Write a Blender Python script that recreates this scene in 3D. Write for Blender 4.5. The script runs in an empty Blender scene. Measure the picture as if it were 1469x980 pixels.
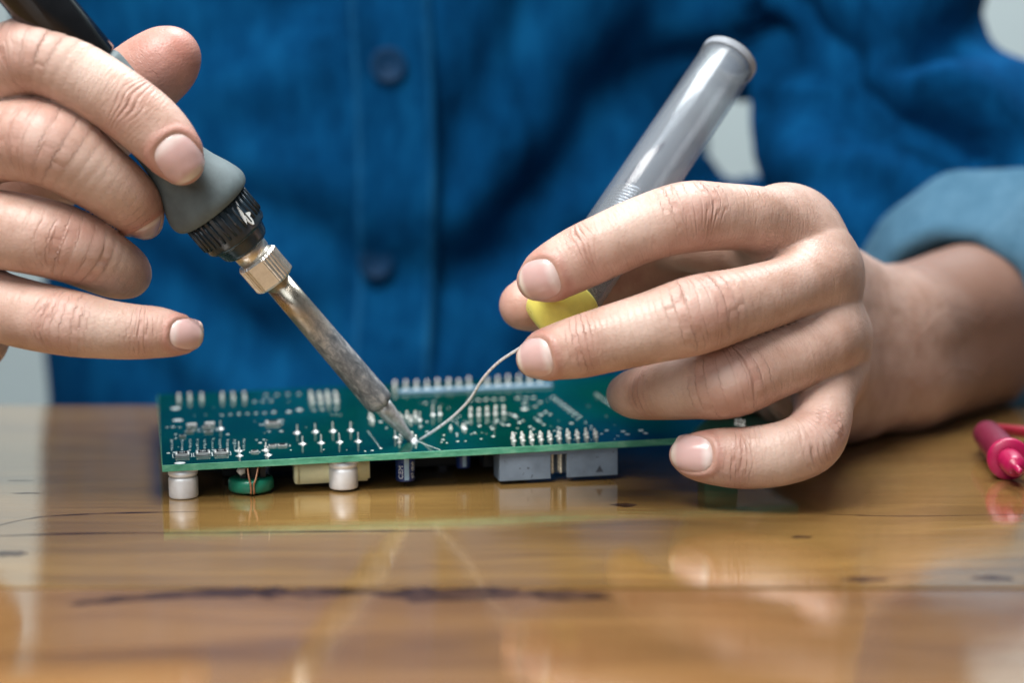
import bpy, bmesh, math, random
import numpy as np
from mathutils import Matrix, Vector

# ------------------------------------------------------------------ camera, world, lamps, exposure
# All building dimensions below are written in millimetres; S turns them into metres.
S = 0.001
F = 2448.0                      # focal length in pixels of the 1469 px wide photograph
PITCH = math.radians(7.6)
CAM = np.array([0.0, 0.0, 106.0])
SC = bpy.context.scene
COL = SC.collection
cam = bpy.data.cameras.new('camera')
cam.sensor_width = 36.0
cam.lens = F / 1469.0 * 36.0
cam.clip_start = 0.01
cam.clip_end = 50.0
cam.dof.use_dof = True
cam.dof.focus_distance = 0.468
cam.dof.aperture_fstop = 6.0
cam.dof.aperture_blades = 0
camo = bpy.data.objects.new('camera', cam)
camo.location = CAM * S
camo.rotation_euler = (math.pi / 2 - PITCH, 0, 0)
COL.objects.link(camo)
SC.camera = camo

W = bpy.data.worlds.new('World')
SC.world = W
W.use_nodes = True
W.node_tree.nodes['Background'].inputs[0].default_value = (0.84, 0.93, 1.0, 1)
W.node_tree.nodes['Background'].inputs[1].default_value = 0.10


def area(name, loc, target, sx, sy, power, col, spread=180):
    l = bpy.data.lights.new(name, 'AREA')
    l.shape = 'RECTANGLE'
    l.size = sx * S
    l.size_y = sy * S
    l.energy = power
    l.color = col
    o = bpy.data.objects.new(name, l)
    o.location = Vector(loc) * S
    o.rotation_euler = (Vector(target) - Vector(loc)).to_track_quat('-Z', 'Y').to_euler()
    l.spread = math.radians(spread)
    COL.objects.link(o)
    return o


area('window_light', (-230, 190, 660), (-30, 470, 50), 380, 300, 3.25, (1.0, 0.965, 0.93), 110)
area('front_fill', (-420, -820, 640), (0, 480, 40), 1000, 800, 5.3, (0.88, 0.95, 1.0))  # unseen fill added behind the camera to lift the front faces
area('overhead_fill', (350, 1450, 2250), (100, 1500, 0), 1400, 1200, 88.0, (0.92, 0.97, 1.0))  # unseen overhead fill added to brighten the back wall

SC.view_settings.view_transform = 'Standard'
SC.view_settings.look = 'None'
SC.view_settings.exposure = 0.0
SC.view_settings.gamma = 1.0
SC.view_settings.use_curve_mapping = False
SC.cycles.use_denoising = True
SC.cycles.max_bounces = 8
SC.cycles.transparent_max_bounces = 12
SC.cycles.sample_clamp_indirect = 4.0

RND = random.Random(7)
RIGHT = np.array([1.0, 0, 0])
FWD = np.array([0, math.cos(PITCH), -math.sin(PITCH)])
UP = np.array([0, math.sin(PITCH), math.cos(PITCH)])


def P(px, py, d):
    """world point (mm) seen at photo pixel px,py at distance d along the viewing axis"""
    return CAM + d * (FWD + (px - 734.5) / F * RIGHT - (py - 490) / F * UP)


def PZ(px, py, z):
    """world point (mm) seen at photo pixel px,py lying at height z"""
    k = FWD + (px - 734.5) / F * RIGHT - (py - 490) / F * UP
    return CAM + k * ((z - CAM[2]) / k[2])


# ------------------------------------------------------------------ helpers
def mesh_data(name, v, f, mat=None, smooth=True):
    me = bpy.data.meshes.new(name)
    v = np.asarray(v, dtype=np.float64) * S
    if isinstance(f, np.ndarray):
        n, k = f.shape
        me.vertices.add(len(v))
        me.vertices.foreach_set('co', v.astype(np.float32).ravel())
        me.loops.add(n * k)
        me.loops.foreach_set('vertex_index', f.astype(np.int32).ravel())
        me.polygons.add(n)
        me.polygons.foreach_set('loop_start', np.arange(0, n * k, k, dtype=np.int32))
        me.update(calc_edges=True)
    else:
        me.from_pydata([tuple(x) for x in v], [], [tuple(q) for q in f])
        me.update()
    if smooth:
        me.polygons.foreach_set('use_smooth', np.ones(len(me.polygons), dtype=bool))
    if mat:
        me.materials.append(mat)
    return me


def obj(name, me, parent=None, loc=(0, 0, 0), rot=None):
    o = bpy.data.objects.new(name, me)
    o.location = Vector(loc) * S
    if rot is not None:
        o.rotation_euler = rot
    if parent is not None:
        o.parent = parent
    COL.objects.link(o)
    return o


def part(name, v, f, mat, parent, smooth=True, **k):
    return obj(name, mesh_data(name, v, f, mat, smooth), parent, **k)


def thing(name, label, cat, loc=(0, 0, 0), rot=(0, 0, 0), group=None):
    o = bpy.data.objects.new(name, None)
    o.empty_display_size = 0.01
    o.location = Vector(loc) * S
    o.rotation_euler = rot
    COL.objects.link(o)
    o['label'] = label
    o['category'] = cat
    if group:
        o['group'] = group
    return o


def bm_mesh(bm):
    v = [tuple(x.co) for x in bm.verts]
    bm.verts.index_update()
    f = [tuple(x.index for x in q.verts) for q in bm.faces]
    bm.free()
    return v, f


def box(x0, x1, y0, y1, z0, z1, bev=0.0, seg=2):
    bm = bmesh.new()
    bmesh.ops.create_cube(bm, size=1.0)
    for q in bm.verts:
        q.co = Vector(((x0 + x1) / 2 + q.co.x * (x1 - x0), (y0 + y1) / 2 + q.co.y * (y1 - y0), (z0 + z1) / 2 + q.co.z * (z1 - z0)))
    if bev > 0:
        bmesh.ops.bevel(bm, geom=list(bm.edges), offset=bev, segments=seg, affect='EDGES')
    return bm_mesh(bm)


def lathe(prof, n=32, cap=True):
    v, f = [], []
    m = len(prof)
    for (z, r) in prof:
        for i in range(n):
            a = 2 * math.pi * i / n
            v.append((r * math.cos(a), r * math.sin(a), z))
    for j in range(m - 1):
        for i in range(n):
            k = (i + 1) % n
            f.append((j * n + i, j * n + k, (j + 1) * n + k, (j + 1) * n + i))
    if cap:
        f.append(tuple(range(n - 1, -1, -1)))
        f.append(tuple(range((m - 1) * n, m * n)))
    return v, f


def merge(*parts):
    V, Fc = [], []
    for v, f in parts:
        b = len(V)
        V += [tuple(x) for x in v]
        Fc += [tuple(i + b for i in q) for q in f]
    return V, Fc


def shift(m, dx=0, dy=0, dz=0):
    return [(a + dx, b + dy, c + dz) for a, b, c in m[0]], m[1]


def catmull(pts, n):
    pts = np.asarray(pts, float)
    if len(pts) < 3:
        return np.array([pts[0] + (pts[-1] - pts[0]) * t for t in np.linspace(0, 1, n + 1)])
    p = np.vstack([2 * pts[0] - pts[1], pts, 2 * pts[-1] - pts[-2]])
    out = []
    for i in range(1, len(p) - 2):
        for t in np.linspace(0, 1, n, endpoint=False):
            a, b, c, d = p[i - 1], p[i], p[i + 1], p[i + 2]
            out.append(0.5 * ((2 * b) + (c - a) * t + (2 * a - 5 * b + 4 * c - d) * t * t + (3 * b - a - 3 * c + d) * t ** 3))
    out.append(pts[-1])
    return np.array(out)


def tube(pts, r, n=10):
    pts = np.asarray(pts, float)
    m = len(pts)
    rr = np.full(m, r) if np.isscalar(r) else np.asarray(r)
    v, f = [], []
    t = np.gradient(pts, axis=0)
    t /= np.linalg.norm(t, axis=1)[:, None]
    ref = np.array([0, 0, 1.0]) if abs(t[0][2]) < .9 else np.array([1.0, 0, 0])
    a = np.cross(t[0], ref)
    a /= np.linalg.norm(a)
    for i in range(m):
        a = a - t[i] * np.dot(a, t[i])
        a /= np.linalg.norm(a)
        b = np.cross(t[i], a)
        for k in range(n):
            w = 2 * math.pi * k / n
            v.append(tuple(pts[i] + rr[i] * (math.cos(w) * a + math.sin(w) * b)))
    for i in range(m - 1):
        for k in range(n):
            q = (k + 1) % n
            f.append((i * n + k, i * n + q, (i + 1) * n + q, (i + 1) * n + k))
    f.append(tuple(range(n - 1, -1, -1)))
    f.append(tuple(range((m - 1) * n, m * n)))
    return v, f


def axis_rot(direction):
    return Vector(direction).to_track_quat('Z', 'Y').to_euler()


# ------------------------------------------------------------------ materials
class N:
    """tiny node-graph helper"""
    def __init__(s, name):
        s.m = bpy.data.materials.new(name)
        s.m.use_nodes = True
        s.t = s.m.node_tree
        s.b = s.t.nodes['Principled BSDF']
        s.out = s.t.nodes['Material Output']

    def n(s, typ, **k):
        q = s.t.nodes.new(typ)
        for a, b in k.items():
            setattr(q, a, b)
        return q

    def l(s, a, b):
        s.t.links.new(a, b)

    def set(s, **k):
        for a, v in k.items():
            i = s.b.inputs[a.replace('_', ' ')]
            if hasattr(v, 'is_linked') or isinstance(v, bpy.types.NodeSocket):
                s.l(v, i)
            else:
                i.default_value = (*v, 1) if isinstance(v, tuple) and len(v) == 3 and i.type == 'RGBA' else v
        return s

    def coord(s, kind='Object', scale=(1, 1, 1), loc=(0, 0, 0), rot=(0, 0, 0)):
        c = s.n('ShaderNodeTexCoord')
        m = s.n('ShaderNodeMapping')
        m.inputs['Scale'].default_value = scale
        m.inputs['Location'].default_value = loc
        m.inputs['Rotation'].default_value = rot
        s.l(c.outputs[kind], m.inputs[0])
        return m.outputs[0]

    def noise(s, vec, scale=5, detail=4, rough=.5, dist=0):
        q = s.n('ShaderNodeTexNoise')
        s.l(vec, q.inputs['Vector'])
        q.inputs['Scale'].default_value = scale
        q.inputs['Detail'].default_value = detail
        q.inputs['Roughness'].default_value = rough
        q.inputs['Distortion'].default_value = dist
        return q.outputs['Fac']

    def ramp(s, fac, stops):
        q = s.n('ShaderNodeValToRGB')
        s.l(fac, q.inputs[0])
        e = q.color_ramp.elements
        while len(e) < len(stops):
            e.new(0.5)
        for i, (p, c) in enumerate(stops):
            e[i].position = p
            e[i].color = (*c, 1) if isinstance(c, tuple) else (c, c, c, 1)
        return q.outputs[0]

    def mix(s, fac, a, b, mode='MIX'):
        q = s.n('ShaderNodeMix', data_type='RGBA', blend_type=mode)
        for v, i in ((fac, q.inputs[0]), (a, q.inputs[6]), (b, q.inputs[7])):
            if isinstance(v, bpy.types.NodeSocket):
                s.l(v, i)
            else:
                i.default_value = (*v, 1) if isinstance(v, tuple) else v
        return q.outputs[2]

    def math(s, op, a, b=None, clamp=False):
        q = s.n('ShaderNodeMath', operation=op, use_clamp=clamp)
        for v, i in ((a, q.inputs[0]), (b, q.inputs[1])):
            if v is None:
                continue
            if isinstance(v, bpy.types.NodeSocket):
                s.l(v, i)
            else:
                i.default_value = v
        return q.outputs[0]

    def attr(s, name, out='Fac'):
        q = s.n('ShaderNodeAttribute', attribute_name=name)
        return q.outputs[out]

    def bump(s, h, strength=.3, dist=.001, prev=None):
        q = s.n('ShaderNodeBump')
        q.inputs['Strength'].default_value = strength
        q.inputs['Distance'].default_value = dist
        s.l(h, q.inputs['Height'])
        if prev is not None:
            s.l(prev, q.inputs['Normal'])
        return q.outputs[0]


def simple(name, col, rough=.5, metal=0.0, var=.15, scale=900, bump=0.0, coat=0.0, spec=.5):
    m = N(name)
    v = m.coord('Object')
    n = m.noise(v, scale, 4, .6)
    dark = tuple(c * (1 - var) for c in col)
    lite = tuple(min(1, c * (1 + var)) for c in col)
    m.set(Base_Color=m.ramp(n, [(.3, dark), (.7, lite)]), Metallic=metal,
          Roughness=m.ramp(n, [(.3, max(0, rough - .06)), (.7, min(1, rough + .06))]))
    m.b.inputs['Specular IOR Level'].default_value = spec
    m.b.inputs['Coat Weight'].default_value = coat
    m.b.inputs['Coat Roughness'].default_value = .08
    if bump:
        m.set(Normal=m.bump(n, bump, .0004))
    return m.m


def skin_material():
    m = N('skin')
    co = m.coord('Object')
    mott = m.noise(co, 110, 3, .55)
    fine = m.noise(co, 420, 3, .6)
    red = m.attr('redness')
    base = m.ramp(mott, [(.28, (.435, .265, .202)), (.72, (.585, .400, .330))])
    base = m.mix(m.math('MULTIPLY', red, 1.0, True), base, (.44, .180, .145))
    base = m.mix(m.math('MULTIPLY', m.attr('pale'), .8, True), base, (.72, .585, .505))
    base = m.mix(m.math('MULTIPLY', m.attr('tan'), .95, True), base, (.25, .130, .088))  # forearm shade put into the skin colour
    spk = m.ramp(fine, [(.36, 0.0), (.30, 0.0), (.62, 0.0), (.72, .22)])
    base = m.mix(spk, base, (.46, .22, .15))
    # knuckle creases, drawn from per-vertex joint coordinates (mm along the finger, side, strength)
    def creases(attr_name, lines, wob):
        sp = m.n('ShaderNodeSeparateXYZ')
        at = m.attr(attr_name, 'Vector')
        m.l(at, sp.inputs[0])
        mp_ = m.n('ShaderNodeMapping')
        mp_.inputs['Scale'].default_value = (.06, 1.15, 0)
        m.l(at, mp_.inputs[0])
        ad = m.n('ShaderNodeVectorMath', operation='ADD')
        m.l(mp_.outputs[0], ad.inputs[0])
        fid = m.n('ShaderNodeSeparateXYZ')
        m.l(m.attr('finger_coord', 'Vector'), fid.inputs[0])
        cb = m.n('ShaderNodeCombineXYZ')
        m.l(fid.outputs[2], cb.inputs[2])
        m.l(cb.outputs[0], ad.inputs[1])
        w = m.math('MULTIPLY', m.math('SUBTRACT', m.noise(ad.outputs[0], 1.0, 1, .5), .5), wob)
        l2 = m.math('MULTIPLY', sp.outputs[1], sp.outputs[1])
        bend = m.math('ADD', 1.0, m.math('MULTIPLY', l2, .85))
        x = m.math('ADD', m.math('MULTIPLY', sp.outputs[0], bend), w)
        u = m.math('ADD', m.math('DIVIDE', x, 24.0), .5)
        stops = [(0.0, 0.0)]
        for off, amp, wd in lines:
            c = off / 24 + .5
            stops += [(c - wd / 24, 0.0), (c, amp), (c + wd / 24, 0.0)]
        stops.append((1.0, 0.0))
        gap = m.ramp(m.noise(ad.outputs[0], 1.7, 1, .5), [(.30, .10), (.62, 1.0)])
        return m.math('MULTIPLY', m.math('MULTIPLY', m.ramp(u, stops), sp.outputs[2]), gap)
    cr = m.math('MAXIMUM',
                creases('joint_mid', [(-6.1, .5, .5), (-4.3, .95, .75), (-2.7, .4, .45), (-1.1, .45, .45), (.6, .35, .45), (2.2, .5, .45), (3.7, 1.0, .8), (5.2, .6, .5), (7.2, .4, .5)], 3.2),
                creases('joint_end', [(-3.0, .3, .45), (-1.3, .7, .6), (.5, .85, .65), (2.1, .45, .45), (3.6, .3, .45)], 2.4))
    base = m.mix(m.math('MULTIPLY', cr, .34, True), base, (.36, .15, .11))
    crb = m.bump(m.math('SUBTRACT', 1.0, cr), .62, .0008)
    # fine relief: cross lines along the fingers and cellular skin texture
    fc = m.attr('finger_coord', 'Vector')
    mp = m.n('ShaderNodeMapping')
    mp.inputs['Scale'].default_value = (1.15, .16, 1)
    m.l(fc, mp.inputs[0])
    lines = m.noise(mp.outputs[0], 1.0, 3, .65, .3)
    vor = m.n('ShaderNodeTexVoronoi', feature='DISTANCE_TO_EDGE')
    m.l(co, vor.inputs['Vector'])
    vor.inputs['Scale'].default_value = 900
    cell = m.ramp(vor.outputs['Distance'], [(0, 0.0), (.25, 1.0)])
    b1 = m.bump(lines, .34, .0009, crb)
    b2 = m.bump(cell, .13, .00025, b1)
    b3 = m.bump(fine, .18, .0006, b2)
    m.set(Base_Color=base, Normal=b3, Roughness=m.ramp(mott, [(.3, .38), (.7, .50)]))
    m.b.inputs['Subsurface Weight'].default_value = .12
    m.b.inputs['Subsurface Radius'].default_value = (1.0, .32, .16)
    m.b.inputs['Subsurface Scale'].default_value = .0035
    m.b.inputs['Specular IOR Level'].default_value = .55
    return m.m


def nail_material():
    m = N('nail')
    u = m.attr('nail_u')
    col = m.ramp(u, [(0.0, (.66, .50, .46)), (.16, (.76, .62, .59)), (.30, (.66, .43, .41)), (.82, (.63, .41, .39)), (.90, (.70, .56, .49)), (1.0, (.74, .65, .56))])
    co = m.coord('Object')
    n = m.noise(co, 300, 2, .5)
    col = m.mix(m.ramp(n, [(.3, 0.0), (.7, .25)]), col, (.58, .37, .35))
    rid = m.noise(m.coord('Object', (900, 900, 900)), 1, 2)
    m.set(Base_Color=col, Roughness=.24, Normal=m.bump(rid, .05, .0003))
    m.b.inputs['Subsurface Weight'].default_value = .15
    m.b.inputs['Subsurface Radius'].default_value = (1, .4, .3)
    m.b.inputs['Subsurface Scale'].default_value = .002
    return m.m


def denim_material(name, lo, mid, hi):
    m = N(name)
    co = m.coord('Object', (1, 1, .35))
    slub = m.noise(co, 90, 4, .65)
    big = m.noise(m.coord('Object'), 13, 4, .6)
    wv = m.noise(m.coord('Object', (1, 1, .2)), 700, 2, .6)
    f = m.math('ADD', m.math('MULTIPLY', slub, .5), m.math('MULTIPLY', big, .5))
    col = m.ramp(f, [(.34, lo), (.5, mid), (.66, hi)])
    col = m.mix(m.ramp(wv, [(.4, 0.0), (.7, .35)]), col, hi)
    m.set(Base_Color=col, Roughness=.9, Normal=m.bump(slub, .35, .003))
    m.b.inputs['Specular IOR Level'].default_value = .02
    return m.m


def wood_material():
    m = N('varnished_wood')
    g = m.coord('Object', (1.6, 15, 15))
    warp = m.noise(m.coord('Object', (1.3, 5, 5)), 3, 3, .5)
    w = m.n('ShaderNodeVectorMath', operation='ADD')
    ws = m.n('ShaderNodeVectorMath', operation='SCALE')
    cmb = m.n('ShaderNodeCombineXYZ')
    m.l(warp, cmb.inputs[1])
    m.l(cmb.outputs[0], ws.inputs[0])
    ws.inputs['Scale'].default_value = 2.2
    m.l(g, w.inputs[0])
    m.l(ws.outputs[0], w.inputs[1])
    grain = m.noise(w.outputs[0], 3.2, 6, .62)
    fine = m.noise(m.coord('Object', (5, 210, 210)), 2.0, 4, .6)
    broad = m.noise(m.coord('Object', (1.1, 4.2, 4.2), (3, 1, 0)), 2.2, 3, .5)
    col = m.ramp(grain, [(.28, (.085, .042, .016)), (.46, (.205, .115, .040)), (.60, (.290, .172, .060)), (.78, (.150, .081, .028))])
    col = m.mix(m.ramp(fine, [(.35, .0), (.75, .6)]), col, (.075, .038, .016))
    col = m.mix(m.ramp(broad, [(.35, .0), (.7, .55)]), col, (.30, .192, .075))
    # knots and dark weathered streaks in the wood
    kn = m.n('ShaderNodeTexVoronoi', feature='F1')
    m.l(m.coord('Object', (5.0, 15, 1), (.31, .7, 0)), kn.inputs['Vector'])
    kn.inputs['Scale'].default_value = 1.0
    oi = m.n('ShaderNodeObjectInfo')
    col = m.mix(1.0, col, (1.10, 1.05, .90), 'MULTIPLY')
    col = m.mix(1.0, col, oi.outputs['Color'], 'MULTIPLY')
    kmask = m.ramp(kn.outputs['Distance'], [(.035, .85), (.085, .30), (.16, 0.0)])
    col = m.mix(kmask, col, (.055, .024, .012))
    sc = m.noise(m.coord('Object', (9, 60, 60)), 3.0, 3, .7)
    rough = m.ramp(sc, [(.40, .05), (.75, .10)])
    dirt = m.noise(m.coord('Object'), 26, 5, .7)
    rough2 = m.ramp(dirt, [(.50, 0.0), (.78, .07)])
    m.set(Base_Color=col, Roughness=m.math('ADD', rough, rough2), Normal=m.bump(fine, .05, .0006, m.bump(grain, .05, .002)))
    m.b.inputs['IOR'].default_value = 1.6
    m.b.inputs['Coat Weight'].default_value = 1.0
    wav = m.noise(m.coord('Object', (14, 120, 120)), 2.0, 4, .65)
    m.set(Coat_Normal=m.bump(wav, .10, .0005, m.bump(grain, .06, .0015)))
    m.b.inputs['Coat IOR'].default_value = 1.5
    m.b.inputs['Coat Roughness'].default_value = .085
    return m.m


def pcb_material():
    m = N('solder_mask')
    co = m.coord('Object')
    n = m.noise(co, 60, 3, .5)
    # copper traces under the mask: slightly lighter blocks
    br = m.n('ShaderNodeTexBrick')
    m.l(m.coord('Object', (1, 1, 1)), br.inputs['Vector'])
    br.inputs['Scale'].default_value = 160
    br.inputs['Mortar Size'].default_value = .06
    br.inputs['Color1'].default_value = (.0, .030, .022, 1)
    br.inputs['Color2'].default_value = (.0, .037, .026, 1)
    br.inputs['Mortar'].default_value = (.001, .052, .034, 1)
    col = m.mix(m.ramp(n, [(.4, 0.0), (.7, .5)]), br.outputs['Color'], (.0, .023, .021))
    m.set(Base_Color=col, Roughness=m.ramp(n, [(.3, .045), (.7, .09)]))
    m.b.inputs['Specular IOR Level'].default_value = .6
    return m.m


def edge_material():
    m = N('fibreglass_edge')
    n = m.noise(m.coord('Object', (1, 1, 3)), 150, 5, .7)
    col = m.ramp(n, [(.30, (.04, .23, .14)), (.52, (.10, .40, .26)), (.75, (.30, .58, .40))])
    m.set(Base_Color=col, Roughness=.55)
    return m.m


def barrel_material():
    """steel barrel: bronze heat tint near the nut, scratched, burnt grey towards the tip"""
    m = N('burnt_steel')
    z = m.n('ShaderNodeSeparateXYZ')
    tc = m.n('ShaderNodeTexCoord')
    m.l(tc.outputs['Object'], z.inputs[0])
    n1 = m.noise(m.coord('Object', (1, 1, .55)), 430, 6, .7, .4)
    n2 = m.noise(m.coord('Object', (1, 1, .35)), 1500, 4, .7)
    t = m.math('DIVIDE', z.outputs[2], .052)
    t2 = m.math('ADD', t, m.math('MULTIPLY', m.math('SUBTRACT', n1, .5), .30))
    burnt = m.ramp(n1, [(.33, (.10, .115, .135)), (.5, (.23, .25, .275)), (.66, (.50, .51, .52))])
    clean = m.ramp(n2, [(.3, (.42, .37, .29)), (.6, (.57, .51, .42))])
    fac = m.ramp(t2, [(.48, 0.0), (.80, 1.0)])
    m.set(Base_Color=m.mix(fac, burnt, clean),
          Metallic=m.ramp(t2, [(.45, .45), (.75, 1.0)]),
          Roughness=m.math('ADD', m.ramp(t2, [(.5, .55), (.82, .20)]), m.math('MULTIPLY', n2, .10)),
          Normal=m.bump(n2, .10, .0002, m.bump(n1, .12, .0005)))
    return m.m


def tube_material():
    m = N('frosted_plastic')
    co = m.coord('Object')
    n = m.noise(co, 320, 4, .65)
    sm = m.ramp(m.noise(m.coord('Object', (1, 1, .5)), 120, 3, .6), [(.63, 0.0), (.68, .7)])
    col = m.mix(sm, (.33, .365, .40), (.10, .09, .11))
    m.set(Base_Color=col, Roughness=.20)
    m.b.inputs['Coat Weight'].default_value = .6
    m.b.inputs['Coat Roughness'].default_value = .12
    m.b.inputs['Specular IOR Level'].default_value = .6
    tr = m.n('ShaderNodeBsdfTransparent')
    tr.inputs[0].default_value = (.93, .95, .97, 1)
    mx = m.n('ShaderNodeMixShader')
    mx.inputs[0].default_value = .36
    m.l(tr.outputs[0], mx.inputs[1])
    m.l(m.b.outputs[0], mx.inputs[2])
    m.l(mx.outputs[0], m.out.inputs[0])
    return m.m


M = {
    'skin': skin_material(), 'nail': nail_material(),
    'denim': denim_material('denim', (.001, .024, .080), (.002, .054, .165), (.005, .105, .275)),
    'denim_light': denim_material('denim_inside', (.045, .115, .180), (.065, .150, .225), (.10, .20, .285)),
    'denim_seam': denim_material('denim_seam', (.004, .05, .14), (.008, .095, .24), (.02, .15, .33)),
    'button': simple('button_plastic', (.002, .035, .10), .6, 0, .2, 300, 0, 0, .2),
    'wood': wood_material(), 'pcb': pcb_material(), 'edge': edge_material(),
    'wall': simple('painted_wall', (.72, .82, .82), .9, 0, .03, 3),
    'solder': simple('solder_tin', (.80, .81, .79), .28, .40, .12, 1500, .15),
    'wire': simple('silver_wire', (.76, .79, .83), .30, .45, .06, 900),
    'coil': simple('bright_solder', (.62, .63, .65), .30, 1.0, .2, 1500),
    'cord': simple('cord_rubber', (.006, .007, .010), .8, 0, .2, 300, 0, 0, .15),
    'pin': simple('tinned_pin', (.90, .90, .86), .28, .25, .06, 900),
    'gold': simple('gilt_pin', (.92, .86, .70), .25, .35, .08, 900),
    'alu': simple('brushed_can', (.88, .90, .93), .40, .30, .05, 700),
    'alu_dark': simple('can_groove', (.45, .46, .47), .5, .4, .06, 700),
    'yellow_film': simple('yellow_wrap', (.93, .91, .58), .40, 0, .06, 220, .2),
    'green_core': simple('green_core', (.012, .20, .12), .30, 0, .12, 300),
    'black': simple('black_plastic', (.008, .010, .014), .4, 0, .3, 500),
    'matte_black': simple('chip_glaze', (.010, .012, .016), .75, 0, .2, 500, 0, 0, .08),
    'blue_sleeve': simple('blue_sleeve', (.010, .030, .14), .30, 0, .2, 500),
    'ceramic': simple('ceramic_white', (.72, .73, .72), .45, 0, .1, 800),
    'print': simple('white_print', (.70, .74, .74), .5, 0, .1, 900),
    'grey_shroud': simple('grey_connector', (.165, .215, .275), .5, 0, .22, 130, .1),
    'mark': simple('dark_smudge', (.045, .055, .075), .6, 0, .3, 900),
    'copper': simple('copper_wire', (.62, .32, .19), .3, .8, .15, 900),
    'bar': simple('pale_bar', (.30, .46, .60), .4, .0, .1, 200),
    'grip': simple('rubber_grip', (.105, .140, .150), .62, 0, .16, 260, .12),
    'ring': simple('black_ring', (.020, .036, .052), .20, 0, .25, 500, .1),
    'nut': simple('nickel_nut', (.72, .70, .65), .36, .9, .12, 500, .06),
    'barrel': barrel_material(),
    'tip': simple('tinned_tip', (.58, .59, .60), .38, .5, .40, 700, .5),
    'shiny_black': simple('shiny_black', (.008, .009, .011), .16, 0, .2, 300),
    'frost': tube_material(),
    'rim': simple('frosted_rim', (.30, .33, .37), .35, 0, .1, 300),
    'yellow': simple('yellow_plastic', (.88, .80, .17), .32, 0, .05, 300),
    'magenta': simple('magenta_plastic', (.36, .006, .065), .35, 0, .1, 300),
    'maroon': simple('maroon_plastic', (.15, .006, .032), .4, 0, .1, 300),
    'red': simple('red_cable', (.30, .012, .03), .4, 0, .1, 300),
    'green_block': simple('green_block', (.02, .20, .13), .4, 0, .12, 300),
    'knot': simple('varnished_knot', (.050, .026, .015), .12, 0, .6, 160),
    'crack': simple('joint_filler', (.018, .010, .007), .7, 0, .3, 200),
    'steel_leg': simple('table_leg_paint', (.05, .05, .05), .5),
}

# ------------------------------------------------------------------ setting: wall, floor, table
FLOOR = -740
v = [(-4000, 2300, FLOOR), (4000, 2300, FLOOR), (4000, 2300, 2200), (-4000, 2300, 2200)]
o = part('wall', v + [(x, y + 80, z) for x, y, z in v], [(0, 1, 2, 3), (7, 6, 5, 4), (0, 4, 5, 1), (1, 5, 6, 2), (2, 6, 7, 3), (3, 7, 4, 0)], M['wall'], None, False)
o['kind'] = 'structure'
o = part('floor', [(-4000, -2500, FLOOR - 4), (4000, -2500, FLOOR - 4), (4000, 2300, FLOOR - 4), (-4000, 2300, FLOOR - 4)], [(0, 1, 2, 3)],
         simple('floor_paint', (.22, .22, .21), .6), None, False)
o['kind'] = 'structure'

tb = thing('table', 'glossy varnished wooden table of wide planks under the circuit board and both hands', 'table', (0, 330, FLOOR))
edges = [(-200, 119), (121, 372.6), (374, 618)]
for i, (a, b) in enumerate(edges):
    dz = (0, .0, .0)[i]
    x0 = -750
    vv, ff = box(x0, 800, a - 330, b - 330, -28 - FLOOR + dz, 0 - FLOOR + dz, .5, 2)
    part('plank', vv, ff, M['wood'], tb, False).color = ((.92, .84, .95, 1), (.92, .84, .95, 1), (1, 1, .97, 1))[i]
part('plank_joint', *box(-748, 798, -211.2, -208.8, -26 - FLOOR, -1.3 - FLOOR), M['crack'], tb, False)
part('plank_joint', *box(-748, 798, 42.4, 44.2, -26 - FLOOR, -0.9 - FLOOR), M['crack'], tb, False)
kr = random.Random(11)
for px, py, wx, wy in ((895, 725, 3.6, 2.6), (1240, 832, 5, 2.6), (1425, 830, 6, 2.4), (650, 854, 19, 6.5), (815, 856, 9, 3.2), (12, 795, 5, 3), (1150, 771, 3, 1.4), (40, 708, 5, .9), (30, 690, 4, .7)):
    w = PZ(px, py, 0)
    n0 = 18
    vk = [(w[0] + wx * math.cos(k * 2 * math.pi / n0) * kr.uniform(.7, 1.15), w[1] - 330 + wy * math.sin(k * 2 * math.pi / n0) * kr.uniform(.6, 1.2), .012 - FLOOR) for k in range(n0)]
    vk += [(a_, b_, c_ - .2) for a_, b_, c_ in vk]
    part('knot', vk, [tuple(range(n0))] + [(k, n0 + k, n0 + (k + 1) % n0, (k + 1) % n0)[::-1] for k in range(n0)], M['knot'], tb, False)
def streak(pix, wd, seed):
    """long dark weathered streak in the wood: photo points on the table, half width mm"""
    c = catmull([PZ(a_, b_, 0) for a_, b_ in pix], 10)
    u = np.linspace(0, 1, len(c))
    hw = wd * np.clip(1 - np.abs(2 * u - 1) ** 6, .05, 1) * (1 + .9 * vnoise(u * len(pix) * 4, seed))
    top = [(p[0], p[1] - 330 + h_, .010 - FLOOR) for p, h_ in zip(c, hw)]
    bot = [(p[0], p[1] - 330 - h_ * .8, .010 - FLOOR) for p, h_ in zip(c, hw)]
    n_1 = len(c)
    part('dark_streak', bot + top, [(i_, i_ + 1, n_1 + i_ + 1, n_1 + i_) for i_ in range(n_1 - 1)], M['knot'], tb, False)


def vnoise(x, seed):
    """smooth 1-D value noise"""
    tab = np.random.RandomState(seed).rand(256)
    i_ = np.floor(x).astype(int)
    f_ = x - i_
    f_ = f_ * f_ * (3 - 2 * f_)
    return tab[i_ & 255] * (1 - f_) + tab[(i_ + 1) & 255] * f_ - .5


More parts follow.
